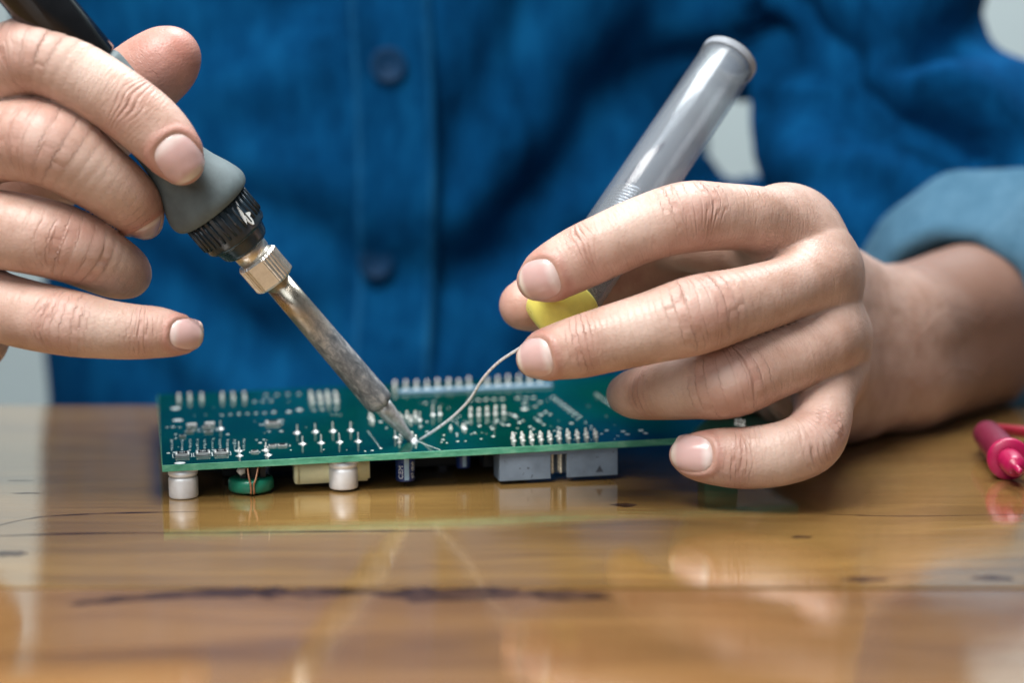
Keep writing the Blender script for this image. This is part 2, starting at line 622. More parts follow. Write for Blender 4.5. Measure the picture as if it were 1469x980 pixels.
streak([(95, 868), (200, 858), (320, 852), (440, 852), (560, 850)], 4.2, 1)
streak([(720, 856), (800, 852), (880, 858)], 3.0, 2)
streak([(-80, 772), (120, 766), (300, 765), (480, 763), (660, 762)], .9, 3)
streak([(-60, 770), (40, 745), (130, 738), (300, 734)], .8, 4)
streak([(1180, 738), (1300, 741), (1480, 738)], .5, 5)
for x in (-700, 740):
    for y in (-480, 230):
        part('leg', *box(x - 25, x + 25, y - 25, y + 25, 0, -28.5 - FLOOR, 3), M['steel_leg'], tb, False)

# ------------------------------------------------------------------ signed-distance modelling
class Grid:
    def __init__(s, lo, hi, h):
        s.lo = np.array(lo, float)
        s.h = h
        s.n = np.ceil((np.array(hi) - s.lo) / h).astype(int) + 1
        s.ax = [(s.lo[i] + h * np.arange(s.n[i])).astype(np.float32) for i in range(3)]

    def full(s, v=1e3):
        return np.full(s.n, v, np.float32)

    def box(s, lo, hi):
        a = np.clip(np.floor((np.array(lo) - s.lo) / s.h).astype(int), 0, s.n)
        b = np.clip(np.ceil((np.array(hi) - s.lo) / s.h).astype(int) + 1, 0, s.n)
        return tuple(slice(x, y) for x, y in zip(a, b))

    def pts(s, b):
        return s.ax[0][b[0]][:, None, None], s.ax[1][b[1]][None, :, None], s.ax[2][b[2]][None, None, :]


def seg_field(g, fld, a, b, ra, rb, pad, k=0.0):
    r = max(ra, rb) + pad
    bx = g.box(np.minimum(a, b) - r, np.maximum(a, b) + r)
    if any(q.stop <= q.start for q in bx):
        return
    x, y, z = g.pts(bx)
    d = (b - a).astype(np.float32)
    L2 = float(d @ d) + 1e-9
    t = np.clip(((x - a[0]) * d[0] + (y - a[1]) * d[1] + (z - a[2]) * d[2]) / L2, 0, 1)
    q = np.sqrt((x - a[0] - t * d[0]) ** 2 + (y - a[1] - t * d[1]) ** 2 + (z - a[2] - t * d[2]) ** 2) - (ra + (rb - ra) * t)
    if k > 0:
        o_ = fld[bx]
        hh = np.maximum(k - np.abs(o_ - q), 0) / k
        fld[bx] = np.minimum(o_, q) - hh * hh * k / 4
    else:
        np.minimum(fld[bx], q, out=fld[bx])


def smin(a, b, k):
    hh = np.maximum(k - np.abs(a - b), 0) / k
    return np.minimum(a, b) - hh * hh * k / 4


def surface_nets(g, fld):
    s = fld < 0
    c = np.zeros(np.array(fld.shape) - 1, np.uint8)
    for i in (0, 1):
        for j in (0, 1):
            for k in (0, 1):
                c += s[i:s.shape[0] - 1 + i, j:s.shape[1] - 1 + j, k:s.shape[2] - 1 + k]
    act = (c > 0) & (c < 8)
    ii, jj, kk = np.nonzero(act)
    idx = np.full(act.shape, -1, np.int32)
    idx[ii, jj, kk] = np.arange(len(ii))
    acc = np.zeros((len(ii), 3), np.float32)
    cnt = np.zeros(len(ii), np.float32)
    cor = [(i, j, k) for i in (0, 1) for j in (0, 1) for k in (0, 1)]
    for a in cor:
        for ax in range(3):
            if a[ax] == 1:
                continue
            b = list(a)
            b[ax] = 1
            fa = fld[ii + a[0], jj + a[1], kk + a[2]]
            fb = fld[ii + b[0], jj + b[1], kk + b[2]]
            m = (fa < 0) != (fb < 0)
            t = np.where(m, fa / np.where(fa == fb, 1, fa - fb), 0)
            pt = np.tile(np.array(a, np.float32), (len(ii), 1))
            pt[:, ax] += t
            acc += pt * m[:, None]
            cnt += m
    vert = acc / cnt[:, None] + np.stack([ii, jj, kk], 1)
    vert = vert * g.h + g.lo
    faces = []
    for ax in range(3):
        sl0 = [slice(1, -1)] * 3
        sl1 = [slice(1, -1)] * 3
        sl0[ax] = slice(0, -1)
        sl1[ax] = slice(1, None)
        e0, e1 = s[tuple(sl0)], s[tuple(sl1)]
        i, j, k = np.nonzero(e0 != e1)
        flip = e1[i, j, k]
        b = [i + 1, j + 1, k + 1]
        b[ax] = b[ax] - 1
        u, w = [(1, 2), (2, 0), (0, 1)][ax]
        def cell(du, dw):
            q = [b[0].copy(), b[1].copy(), b[2].copy()]
            q[u] = q[u] - du
            q[w] = q[w] - dw
            return idx[q[0], q[1], q[2]]
        f = np.stack([cell(1, 1), cell(0, 1), cell(0, 0), cell(1, 0)], 1)
        f[flip] = f[flip][:, ::-1]
        faces.append(f)
    f = np.concatenate(faces)
    f = f[(f >= 0).all(1)]
    return vert.astype(np.float64), f


class Chain:
    """a limb: nodes (px, py, depth, radius in photo px) -> smooth spline with radius"""
    def __init__(s, nodes, sub=6, pip=None, dip=None, mcp=None, dorsal=None, nail=None, pad=False):
        s.pad = pad
        p3 = np.array([P(a, b, d) for a, b, d, r in nodes])
        rr = np.array([r * d / F for a, b, d, r in nodes])
        c = catmull(np.column_stack([p3, rr]), sub)
        s.p, s.r = c[:, :3], c[:, 3]
        s.sub = sub
        s.al = np.concatenate([[0], np.cumsum(np.linalg.norm(np.diff(s.p, axis=0), axis=1))])
        s.at = lambda i: s.al[int(round(i * sub))]
        s.pip = None if pip is None else s.at(pip)
        s.dip = None if dip is None else s.at(dip)
        dd = -FWD if dorsal is None else np.array(dorsal, float)
        s.dorsal = dd / np.linalg.norm(dd)
        s.nail = nail

    def bounds(s, pad):
        r = s.r.max() + pad
        return s.p.min(0) - r, s.p.max(0) + r

    def field(s, g, fld, pad=8, k=0.0):
        for i in range(len(s.p) - 1):
            seg_field(g, fld, s.p[i], s.p[i + 1], s.r[i], s.r[i + 1], pad, k)

    def query(s, v):
        """distance, arc length, nearest axis point, tangent, radius for points v"""
        best = np.full(len(v), 1e9)
        al = np.zeros(len(v)); rad = np.zeros(len(v))
        pt = np.zeros((len(v), 3)); tg = np.zeros((len(v), 3))
        for i in range(len(s.p) - 1):
            a, b = s.p[i], s.p[i + 1]
            d = b - a
            L2 = d @ d + 1e-12
            t = np.clip((v - a) @ d / L2, 0, 1)
            q = a + t[:, None] * d
            r = s.r[i] + (s.r[i + 1] - s.r[i]) * t
            e = np.linalg.norm(v - q, axis=1) - r
            m = e < best
            best[m] = e[m]
            al[m] = s.al[i] + t[m] * math.sqrt(L2)
            pt[m] = q[m]; tg[m] = d / math.sqrt(L2); rad[m] = r[m]
        return best, al, pt, tg, rad


def vnoise(x, seed):
    """smooth 1-D value noise"""
    rs = np.random.RandomState(seed)
    tab = rs.rand(256)
    i = np.floor(x).astype(int)
    f = x - i
    f = f * f * (3 - 2 * f)
    return tab[i & 255] * (1 - f) + tab[(i + 1) & 255] * f - .5


def build_hand(g, palm, fingers, kp=9.0, kf=9.0, cut=None):
    B = g.full()
    for c in palm:
        c.field(g, B, pad=kp + 3, k=kp)
    R = B.copy()
    for c in fingers:
        lo, hi = c.bounds(kf + 2)
        bx = g.box(lo, hi)
        sub = Grid.__new__(Grid)
        sub.h = g.h
        sub.ax = [g.ax[i][bx[i]] for i in range(3)]
        sub.lo = np.array([a[0] for a in sub.ax], float)
        sub.n = np.array([len(a) for a in sub.ax])
        fl = sub.full()
        c.field(sub, fl, pad=kf + 1)
        np.minimum(R[bx], smin(B[bx], fl, kf), out=R[bx])
    v, f = surface_nets(g, R)
    # normals from the mesh
    nrm = np.zeros_like(v)
    fn = np.cross(v[f[:, 2]] - v[f[:, 0]], v[f[:, 3]] - v[f[:, 1]])
    for k in range(4):
        for ax in range(3):
            nrm[:, ax] += np.bincount(f[:, k], fn[:, ax], minlength=len(v))
    nrm /= np.linalg.norm(nrm, axis=1)[:, None] + 1e-12
    nv = len(v)
    red = np.zeros(nv); pale = np.zeros(nv)
    jt = {'mid': np.zeros((nv, 3)), 'end': np.zeros((nv, 3))}
    fcoord = np.zeros((nv, 3)); disp = np.zeros(nv)
    bestd = np.full(nv, 1e9)
    res = []
    for ci, c in enumerate(fingers):
        m = np.nonzero(np.all((v > c.bounds(9)[0]) & (v < c.bounds(9)[1]), axis=1))[0]
        e, al, pt, tg, rad = c.query(v[m])
        better = e < bestd[m]
        m, e, al, pt, tg, rad = m[better], e[better], al[better], pt[better], tg[better], rad[better]
        bestd[m] = e
        res.append((ci, c, m, al, pt, tg, rad))
    owner = np.full(nv, -1)
    for ci, c, m, *_ in res:
        owner[m] = ci
    for ci, c, m, al, pt, tg, rad in res:
        ok = (owner[m] == ci) & (bestd[m] < 3.0)
        m, al, pt, tg, rad = m[ok], al[ok], pt[ok], tg[ok], rad[ok]
        if not len(m):
            continue
        side = np.cross(tg, c.dorsal)
        side /= np.linalg.norm(side, axis=1)[:, None] + 1e-9
        rel = v[m] - pt
        lat = (rel * side).sum(1)
        up = np.cross(side, tg)
        front = np.clip((nrm[m] * up).sum(1) * 1.4 + .25, 0, 1)
        ln = lat / (rad + 1e-6)
        fcoord[m] = np.column_stack([al, lat, np.full(len(m), ci * 37.0)])
        fade = np.clip((c.al[-1] - al) / 14.0, 0, 1)
        D = np.zeros(len(m))
        for nm, s0, span in (('mid', c.pip, 11.0), ('end', c.dip, 6.0)):
            if s0 is None:
                continue
            x = al - s0
            k_ = front * np.clip((span - np.abs(x)) / 2.5, 0, 1) * np.exp(-(ln / .88) ** 6)
            jt[nm][m] = np.column_stack([np.clip(x, -12, 12), ln, k_])
        if c.pip is not None:
            x = (al - c.pip) / (rad * .62)
            D += .45 * np.exp(-(x ** 2) - (ln * 1.15) ** 2) * front
            red[m] += .50 * np.exp(-((al - c.pip) / 5.5) ** 2) * np.exp(-(ln / .8) ** 2)
            pale[m] += .50 * np.exp(-((al - c.pip) / 2.6) ** 2) * np.exp(-((ln + .1) / .35) ** 2)
        if c.dip is not None:
            red[m] += .25 * np.exp(-((al - c.dip) / 3.5) ** 2)
            if c.pip is not None:
                mid_ = (c.dip + c.pip) / 2
                pale[m] += .55 * np.exp(-((al - mid_) / (.32 * (c.pip - c.dip))) ** 2) * np.exp(-(ln / .75) ** 2) * front  # highlight along the finger's middle put into the skin as a paler tone
        if c.pad:
            red[m] += .42 * np.clip((26 - al) / 12, 0, 1)
        # pinker tips
        red[m] += .35 * np.clip(1 - al / 9.0, 0, 1)
        disp[m] += D
        if c.nail:
            nl = nail_frame(c)
            rel = v[m] - nl['c']
            u = (rel @ nl['a']) / nl['L']
            w = (rel @ nl['b']) / nl['Wd']
            facing = (nrm[m] @ nl['n']) > .15
            q = (np.abs(u) ** 2.6 + np.abs(w) ** 2.6) ** (1 / 2.6)
            inner = np.clip((1.04 - q) / .16, 0, 1) * facing
            rim = np.exp(-((q - 1.16) / .15) ** 2) * facing * np.clip(.75 - u, 0, 1)
            disp[m] += -.62 * inner + .34 * rim
            red[m] += .45 * np.exp(-((q - 1.22) / .25) ** 2) * facing * np.clip(.6 - u, 0, 1)
    # large skin relief: tendons, creases of the back of the hand
    disp += .10 * vnoise(v[:, 2] * .55 + vnoise(v[:, 1] * .15, 5) * 4, 21) * (bestd > 1.2)
    v = v + nrm * disp[:, None]
    return v, f, dict(redness=np.clip(red, 0, 1), pale=np.clip(pale, 0, 1)), np.column_stack([fcoord, jt['mid'], jt['end']])


def nail_frame(c):
    n = c.nail
    a_img = np.array(n['dir'], float)
    cen = P(n['px'], n['py'], n['d'])
    nn = np.array(n['normal'], float)
    nn /= np.linalg.norm(nn)
    a = a_img - nn * (a_img @ nn)
    a /= np.linalg.norm(a)
    b = np.cross(nn, a)
    # put the centre on the skin: march against the nail normal
    p = cen + nn * 25
    for _ in range(60):
        e = c.query(p[None])[0][0]
        if e < 1e-3:
            break
        p = p - nn * max(e, 1e-3)
    return dict(c=p, a=a, b=b, n=nn, L=n['L'] / 2, Wd=n['W'] / 2)


def build_nail(c):
    k = nail_frame(c)
    nu, nw = 22, 18
    pts, us = [], []
    for i in range(nu):
        for j in range(nw):
            x = -1 + 2 * i / (nu - 1)
            y = -1 + 2 * j / (nw - 1)
            # square grid -> superellipse with flatter sides
            u = x * math.sqrt(max(0, 1 - .42 * y * y))
            w = y * math.sqrt(max(0, 1 - .30 * x * x))
            pts.append(k['c'] + k['a'] * u * k['L'] + k['b'] * w * k['Wd'] + k['n'] * 14)
            us.append((u + 1) / 2)
    p = np.array(pts)
    act = np.ones(len(p), bool)
    for _ in range(70):
        e = c.query(p)[0]
        stp = np.where(act, np.maximum(e, 0) * .8, 0)
        act &= e > 2e-3
        depth = (k['c'] - p) @ k['n']
        act &= depth < 7
        p = p - k['n'] * stp[:, None]
    hgt = np.zeros(len(p))
    for i in range(nu):
        for j in range(nw):
            x = -1 + 2 * i / (nu - 1)
            y = -1 + 2 * j / (nw - 1)
            hgt[i * nw + j] = .10 + .06 * x - .42 * abs(y) ** 5 - (.55 * abs(x) ** 7 if x < 0 else -.10 * x ** 4)
    top = p + k['n'] * hgt[:, None]
    bot = p + k['n'] * (hgt - .45)[:, None]
    v = np.vstack([top, bot])
    f = []
    n = nu * nw
    for i in range(nu - 1):
        for j in range(nw - 1):
            a, b, c_, d = i * nw + j, (i + 1) * nw + j, (i + 1) * nw + j + 1, i * nw + j + 1
            f.append((a, b, c_, d))
            f.append((n + d, n + c_, n + b, n + a))
    rim = [i * nw for i in range(nu)] + [(nu - 1) * nw + j for j in range(1, nw)] + [i * nw + nw - 1 for i in range(nu - 2, -1, -1)] + [j for j in range(nw - 2, 0, -1)]
    for a, b in zip(rim, rim[1:] + rim[:1]):
        f.append((a, n + a, n + b, b))
    return v, f, np.array(us + us)


VIEW = -FWD
def imgdir(dx, dy, dz=0.0):
    """direction given in photo axes: right, down, away"""
    return dx * RIGHT - dy * UP + dz * FWD


def n_(dx, dy, tow):
    return imgdir(dx, dy, -tow)


# the hand on the right of the photograph (holds the solder dispenser)
Rindex = Chain([(771, 402, 461, 30), (792, 391, 460, 41), (830, 371, 460, 46), (870, 352, 459, 47), (925, 328, 459, 48), (985, 312, 460, 51), (1045, 311, 465, 48), (1100, 316, 472, 46), (1150, 335, 490, 44)],
               pip=5, dip=2.3, dorsal=n_(-.1, -.55, 1), nail=dict(px=767, py=404, d=452, dir=imgdir(-1, .30, .25), normal=n_(-.42, .18, 1), L=12.2, W=11.4))
Rmiddle = Chain([(769, 514, 457, 29), (790, 507, 455, 38), (830, 498, 453, 45), (875, 486, 452, 48), (935, 470, 451, 52), (1000, 452, 451, 57), (1065, 434, 456, 51), (1125, 416, 463, 47), (1170, 397, 474, 43), (1192, 395, 500, 42)],
                pip=5, dip=2.3, dorsal=n_(0, -.25, 1), nail=dict(px=765, py=515, d=450, dir=imgdir(-1, .22, .25), normal=n_(-.40, .10, 1), L=11.5, W=11.0))
Rring = Chain([(900, 566, 492, 30), (915, 565, 482, 37), (950, 561, 472, 42), (995, 556, 465, 46), (1048, 546, 460, 54), (1105, 524, 462, 51), (1160, 503, 467, 49), (1188, 487, 473, 41), (1202, 480, 500, 40)],
              pip=4, dip=1.8, dorsal=n_(0, 0, 1))
Rpinky = Chain([(986, 653, 461, 26), (1003, 655, 460, 35), (1035, 656, 459, 42), (1075, 657, 458, 45), (1125, 650, 457, 46), (1161, 634, 459, 46), (1178, 605, 463, 43), (1182, 570, 470, 42), (1184, 535, 482, 42)],
               pip=5, dip=2.6, dorsal=n_(.1, .1, 1), nail=dict(px=988, py=657, d=451, dir=imgdir(-1, .06, .2), normal=n_(-.30, .12, 1), L=12.4, W=9.6))
Rthumb = Chain([(752, 438, 494, 36), (770, 433, 497, 42), (810, 418, 504, 45), (870, 398, 512, 48), (940, 378, 519, 52), (1030, 366, 525, 58), (1125, 380, 533, 60)],
               dorsal=n_(-.3, 0, -1))
Rpalm = [
    Chain([(1128, 318, 481, 42), (1140, 345, 505, 46), (1168, 402, 540, 58), (1268, 468, 575, 66)], 4),
    Chain([(1170, 392, 473, 36), (1168, 415, 500, 40), (1186, 455, 540, 50), (1275, 495, 575, 68)], 4),
    Chain([(1186, 484, 475, 35), (1182, 490, 500, 39), (1192, 505, 540, 50), (1280, 515, 575, 66)], 4),
    Chain([(1180, 550, 476, 32), (1174, 545, 505, 40), (1190, 545, 540, 48), (1285, 545, 575, 56)], 4),
    Chain([(950, 338, 503, 26), (1030, 334, 497, 42), (1105, 342, 496, 46)], 4),
    Chain([(1104, 342, 486, 40), (1140, 362, 484, 46), (1165, 392, 484, 42)], 4),
    Chain([(1085, 474, 490, 30), (1135, 450, 484, 38), (1172, 442, 482, 40)], 4), Chain([(1155, 520, 486, 36), (1182, 516, 486, 38)], 4),
    Chain([(1050, 398, 528, 48), (1075, 470, 532, 52), (1125, 540, 537, 46)], 4),
    Chain([(1036, 425, 534, 42), (1032, 495, 541, 45), (1070, 545, 546, 40)], 4),
    Chain([(1128, 566, 524, 34), (1175, 572, 540, 44), (1235, 575, 560, 44)], 4),
    Chain([(1080, 370, 510, 44), (1120, 430, 515, 60), (1150, 500, 515, 58), (1160, 560, 508, 44)], 4),
    Chain([(1262, 472, 572, 72), (1300, 468, 590, 74), (1380, 452, 628, 88), (1470, 440, 680, 104), (1560, 425, 730, 112)], 4),
    Chain([(1275, 545, 572, 62), (1310, 538, 592, 66), (1390, 508, 630, 76), (1480, 480, 680, 90), (1560, 455, 730, 100)], 4),
]
Rf = [Rindex, Rmiddle, Rring, Rpinky, Rthumb]
# the hand on the left of the photograph (holds the soldering iron)
Lindex = Chain([(260, 233, 446, 33), (247, 214, 446, 42), (222, 186, 446, 47), (188, 157, 445, 48), (128, 117, 444, 49), (52, 80, 445, 57), (-20, 112, 452, 54), (-90, 165, 462, 54)],
               pip=5, dip=3, dorsal=n_(.1, -.25, 1), nail=dict(px=257, py=226, d=437, dir=imgdir(.62, .78, .25), normal=n_(.20, .06, 1), L=12.6, W=11.6))
Lmiddle = Chain([(208, 318, 474, 26), (200, 306, 466, 35), (185, 287, 458, 44), (140, 252, 451, 51), (65, 205, 447, 62), (-10, 205, 452, 58), (-90, 240, 462, 56)],
                pip=4, dip=2, dorsal=n_(.1, -.15, 1), nail=dict(px=215, py=332, d=462, dir=imgdir(.3, .8, .5), normal=n_(.75, .45, .45), L=10, W=9.5))
Lring = Chain([(184, 398, 482, 28), (180, 392, 473, 37), (160, 382, 464, 45), (100, 352, 454, 54), (30, 334, 452, 57), (-60, 322, 458, 56)],
              pip=3, dip=1.6, dorsal=n_(.05, -.1, 1))
Lpinky = Chain([(270, 482, 456, 22), (252, 480, 455, 31), (225, 477, 454, 37), (190, 476, 453, 40), (148, 472, 452, 43), (98, 463, 452, 48), (30, 449, 455, 50), (-50, 425, 462, 50)],
               pip=5, dip=2.6, dorsal=n_(0, 0, 1), nail=dict(px=269, py=481, d=447, dir=imgdir(1, .12, .2), normal=n_(.22, .05, 1), L=9.4, W=8.4))
Lthumb = Chain([(243, 82, 478, 45), (230, 93, 479, 53), (195, 122, 482, 58), (140, 180, 488, 60), (60, 250, 495, 62), (-40, 320, 500, 70)],
               dorsal=n_(0, 0, -1), pad=True)
Lpalm = [
    Chain([(-80, 165, 462, 54), (-170, 230, 480, 66), (-300, 340, 520, 80), (-420, 420, 560, 90)], 4),
    Chain([(-85, 240, 462, 54), (-180, 280, 485, 66), (-310, 360, 525, 84), (-420, 430, 560, 92)], 4),
    Chain([(-70, 322, 460, 54), (-180, 340, 485, 66), (-310, 390, 525, 80), (-420, 440, 560, 90)], 4),
    Chain([(-60, 425, 464, 50), (-170, 415, 485, 62), (-310, 420, 525, 78), (-420, 450, 560, 88)], 4),
    Chain([(-52, 478, 492, 60), (-120, 450, 505, 70), (-250, 430, 530, 80)], 4),
    Chain([(-420, 440, 560, 96), (-560, 430, 640, 110)], 4),
]
Lf = [Lindex, Lmiddle, Lring, Lpinky, Lthumb]

person = thing('person', 'person in a blue denim shirt soldering, holding an iron and a tube of solder', 'person', (-55, 880, FLOOR))
pl = np.array([-55, 880, FLOOR], float)


def chain_bounds(cs, pad):
    lo = np.min([c.bounds(pad)[0] for c in cs], axis=0)
    hi = np.max([c.bounds(pad)[1] for c in cs], axis=0)
    return lo, hi


H = 0.6
bv, bf, bat, bfc = [], [], [], []
base = 0
for cs_p, cs_f, clip in ((Rpalm, Rf, None), (Lpalm, Lf, None)):
    lo, hi = chain_bounds(cs_p + cs_f, 3)
    lo[2] = max(lo[2], .5)
    g = Grid(lo, hi, H)
    v, f, at, fc = build_hand(g, cs_p, cs_f)
    bv.append(v); bf.append(f + base); bat.append(at); bfc.append(fc)
    base += len(v)

# ---- torso and sleeves (coarser grid)
tors = [
    # torso core: (world mm) ends and radii
    ((-112, 905, -260), (-112, 900, 330), 112, 118), ((-25, 905, -260), (-20, 900, 330), 104, 118),
    ((-158, 910, -200), (-168, 900, 330), 80, 94), ((-6, 910, -200), (40, 900, 330), 78, 90),
    ((-60, 895, -250), (-58, 885, 330), 118, 124),
    ((55, 905, -260), (60, 905, -16), 95, 84), ((128, 850, -260), (134, 850, 20), 64, 58),  # added hidden side masses that block the wall's mirror image
]
Rarm = [P(1215, -200, 800), P(1240, 30, 775), P(1275, 150, 750), P(1358, 255, 735), P(1510, 380, 735)]
Rarm_r = [74, 58, 61, 62, 54]
Relb = [P(1195, 215, 742), P(1260, 300, 720), P(1340, 380, 715)]
Relb_r = [24, 32, 36]
Rpit = [P(1066, 92, 820), P(1070, -60, 830), P(1120, -200, 830)]
Rpit_r = [20, 48, 70]
Rsl = [P(1560, 395, 750), P(1500, 418, 712)]
Rsl_r = [52, 47]
Rcf = [P(1500, 418, 708), P(1368, 462, 634)]
Larm = [np.array([-240, 890, 330.]), np.array([-330, 830, 180.]), np.array([-370, 740, 90.])]
Larm_r = [70, 62, 56]
Lsl = [np.array([-370, 740, 90.]), P(-560, 430, 640)]
Lsl_r = [54, 47]


def fold(px, py, L, ang, w, amp, d):
    """one cloth fold: position seen in the photo, length, direction in the picture plane, width, height"""
    c = P(px, py, d)
    a = math.radians(ang)
    return c, math.cos(a) * RIGHT - math.sin(a) * UP, math.sin(a) * RIGHT + math.cos(a) * UP, L, w, amp


FOLDS = [
    fold(1095, 85, 62, 60, 14, -28, 800), fold(1180, 75, 70, -8, 14, -27, 760), fold(1240, 60, 90, -35, 14, 9, 760),
    fold(1230, 190, 55, 10, 12, -28, 730), fold(1330, 210, 30, 30, 10, -16, 720), fold(1190, 215, 30, 0, 14, 8, 740),
    fold(1255, 105, 80, -40, 9, -9, 750), fold(1210, 300, 40, 60, 10, -9, 720), fold(1380, 180, 70, 40, 12, 6, 720),
    fold(850, 200, 90, -62, 18, -15, 780), fold(900, 250, 70, -60, 14, 6, 780), fold(800, 270, 60, -40, 13, -6, 780), fold(930, 330, 60, -25, 13, -7, 780),
    fold(660, 390, 60, -20, 15, -13, 780), fold(460, 350, 90, 15, 15, -7, 780), fold(420, 250, 80, 8, 14, 5, 780), fold(350, 120, 90, -20, 18, 5, 780),
    fold(330, 470, 90, 25, 18, -8, 780), fold(620, 480, 80, -8, 15, -6, 780), fold(700, 130, 80, -70, 14, -5, 780), fold(820, 420, 60, -35, 13, 6, 780),
    fold(200, 540, 80, 35, 16, -8, 780), fold(400, 40, 90, -30, 16, -6, 780), fold(760, 30, 60, 80, 10, -4, 780),
]


def cloth_field(g, infl):
    T = g.full(200)
    for a, b, ra, rb in tors:
        seg_field(g, T, np.array(a, float), np.array(b, float), ra + infl, rb + infl, 40, 30)
    A = g.full(200)
    for pts, rr in ((Rarm, Rarm_r), (Relb, Relb_r), (Rpit, Rpit_r), (Rsl, Rsl_r), (Larm, Larm_r), (Lsl, Lsl_r)):
        if infl < -20 and (pts is Relb or pts is Rpit):
            continue
        c = catmull(np.column_stack([np.array(pts), np.array(rr)]), 5)
        for i in range(len(c) - 1):
            seg_field(g, A, c[i, :3], c[i + 1, :3], max(8, c[i, 3] + infl), max(8, c[i + 1, 3] + infl), 26, 0)
    return smin(T, A, 22)


g = Grid((-480, 610, -230), (330, 1010, 350), 3.2)
fld = cloth_field(g, -48)
v, f = surface_nets(g, fld)
bv.append(v); bf.append(f + base)
bat.append({k: np.zeros(len(v)) for k in ('redness', 'pale')})
bfc.append(np.zeros((len(v), 9)))
V = np.vstack(bv)
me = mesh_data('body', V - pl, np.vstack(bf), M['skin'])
shade_v = np.clip((V[:, 1] - 545) / 40, 0, 1)  # darkens the skin towards the forearm, standing in for its shade
me.attributes.new('tan', 'FLOAT', 'POINT').data.foreach_set('value', shade_v.astype(np.float32))
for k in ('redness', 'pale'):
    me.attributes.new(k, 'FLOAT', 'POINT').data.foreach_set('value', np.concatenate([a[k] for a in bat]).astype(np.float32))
FC = np.vstack(bfc).astype(np.float32)
for i, k in enumerate(('finger_coord', 'joint_mid', 'joint_end')):
    me.attributes.new(k, 'FLOAT_VECTOR', 'POINT').data.foreach_set('vector', np.ascontiguousarray(FC[:, 3 * i:3 * i + 3]).ravel())
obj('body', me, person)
for c in Rf + Lf:
    if c.nail:
        v, f, u = build_nail(c)
        me = mesh_data('fingernail', v - pl, f, M['nail'])
        me.attributes.new('nail_u', 'FLOAT', 'POINT').data.foreach_set('value', u.astype(np.float32))
        obj('fingernail', me, person)

g = Grid((-500, 600, -240), (345, 1030, 365), 3.0)
fld = cloth_field(g, 0)
v, f = surface_nets(g, fld)
fn = np.cross(v[f[:, 2]] - v[f[:, 0]], v[f[:, 3]] - v[f[:, 1]])
nrm = np.zeros_like(v)
for k in range(4):
    for ax in range(3):
        nrm[:, ax] += np.bincount(f[:, k], fn[:, ax], minlength=len(v))
nrm /= np.linalg.norm(nrm, axis=1)[:, None] + 1e-12
disp = np.zeros(len(v))
for c, a, b, L, w, amp in FOLDS:
    r = v - c
    x, y = r @ a, r @ b
    y = y + 6 * np.sin(x / 37.0)
    disp += amp * np.exp(-(x / L) ** 2 - (y / w) ** 2) * (nrm @ -FWD > -.2)
disp += 1.6 * np.sin(v[:, 0] / 17 + 2.2 * np.sin(v[:, 2] / 29)) + 1.3 * np.sin(v[:, 2] / 13 + 1.7 * np.sin(v[:, 0] / 23)) * np.cos(v[:, 0] / 41)
v = v + nrm * np.clip(disp, -26, 20)[:, None]
shirt = part('shirt', v - pl, f, M['denim'], person)


def torso_front(x, z):
    """front surface of the shirt at world x,z (mm)"""
    m = (np.abs(v[:, 0] - x) < 5) & (np.abs(v[:, 2] - z) < 5)
    return v[m, 1].min() if m.any() else 760.0


# placket with buttons down the front
xs = [(-55 + dx) for dx in (-19, -17.5, -15, -12, -4, 4, 12, 15, 17.5, 19)]
zs = np.linspace(-60, 330, 66)
pv, pf = [], []
prof = (-1.0, .9, 1.3, .6, 1.5, 1.6, .6, 1.3, .9, -1.0)
for z in zs:
    xo = 3.2 * math.sin(z / 55.0)
    y0 = min(torso_front(-55 + xo + q, z) for q in (-12, 0, 12))
    for x, h_ in zip(xs, prof):
        pv.append((x + xo, y0 - 1.0 - h_ * 1.3 + (0 if h_ > 0 else 3), z))
m_ = len(xs)
for i in range(len(zs) - 1):
    for j in range(m_ - 1):
        pf.append((i * m_ + j, i * m_ + j + 1, (i + 1) * m_ + j + 1, (i + 1) * m_ + j))
pk = mesh_data('placket', np.array(pv) - pl, pf, M['denim'])
pk.materials.append(M['denim_seam'])
pk.polygons.foreach_set('material_index', [1 if (i % (m_ - 1)) in (1, m_ - 3) else 0 for i in range(len(pf))])
obj('placket', pk, shirt)
bprof = [(0, 8.0), (1.2, 8.2), (2.2, 7.4), (2.2, 6.0), (1.5, 5.2), (1.5, .6)]
for px, py in ((561, 95), (541, 375), (570, -190)):
    q = PZ(px, py, 0)
    k = P(px, py, 765)
    y0 = min(torso_front(k[0] + q_, k[2]) for q_ in (-8, 0, 8)) - 3.4
    vv, ff = lathe(bprof, 24)
    w = P(px, py, (y0) / math.cos(PITCH))
    o = part('button', vv, ff, M['button'], shirt, True, loc=(w[0] - pl[0], y0 - pl[1], w[2] - pl[2]), rot=(math.pi / 2, 0, 0))

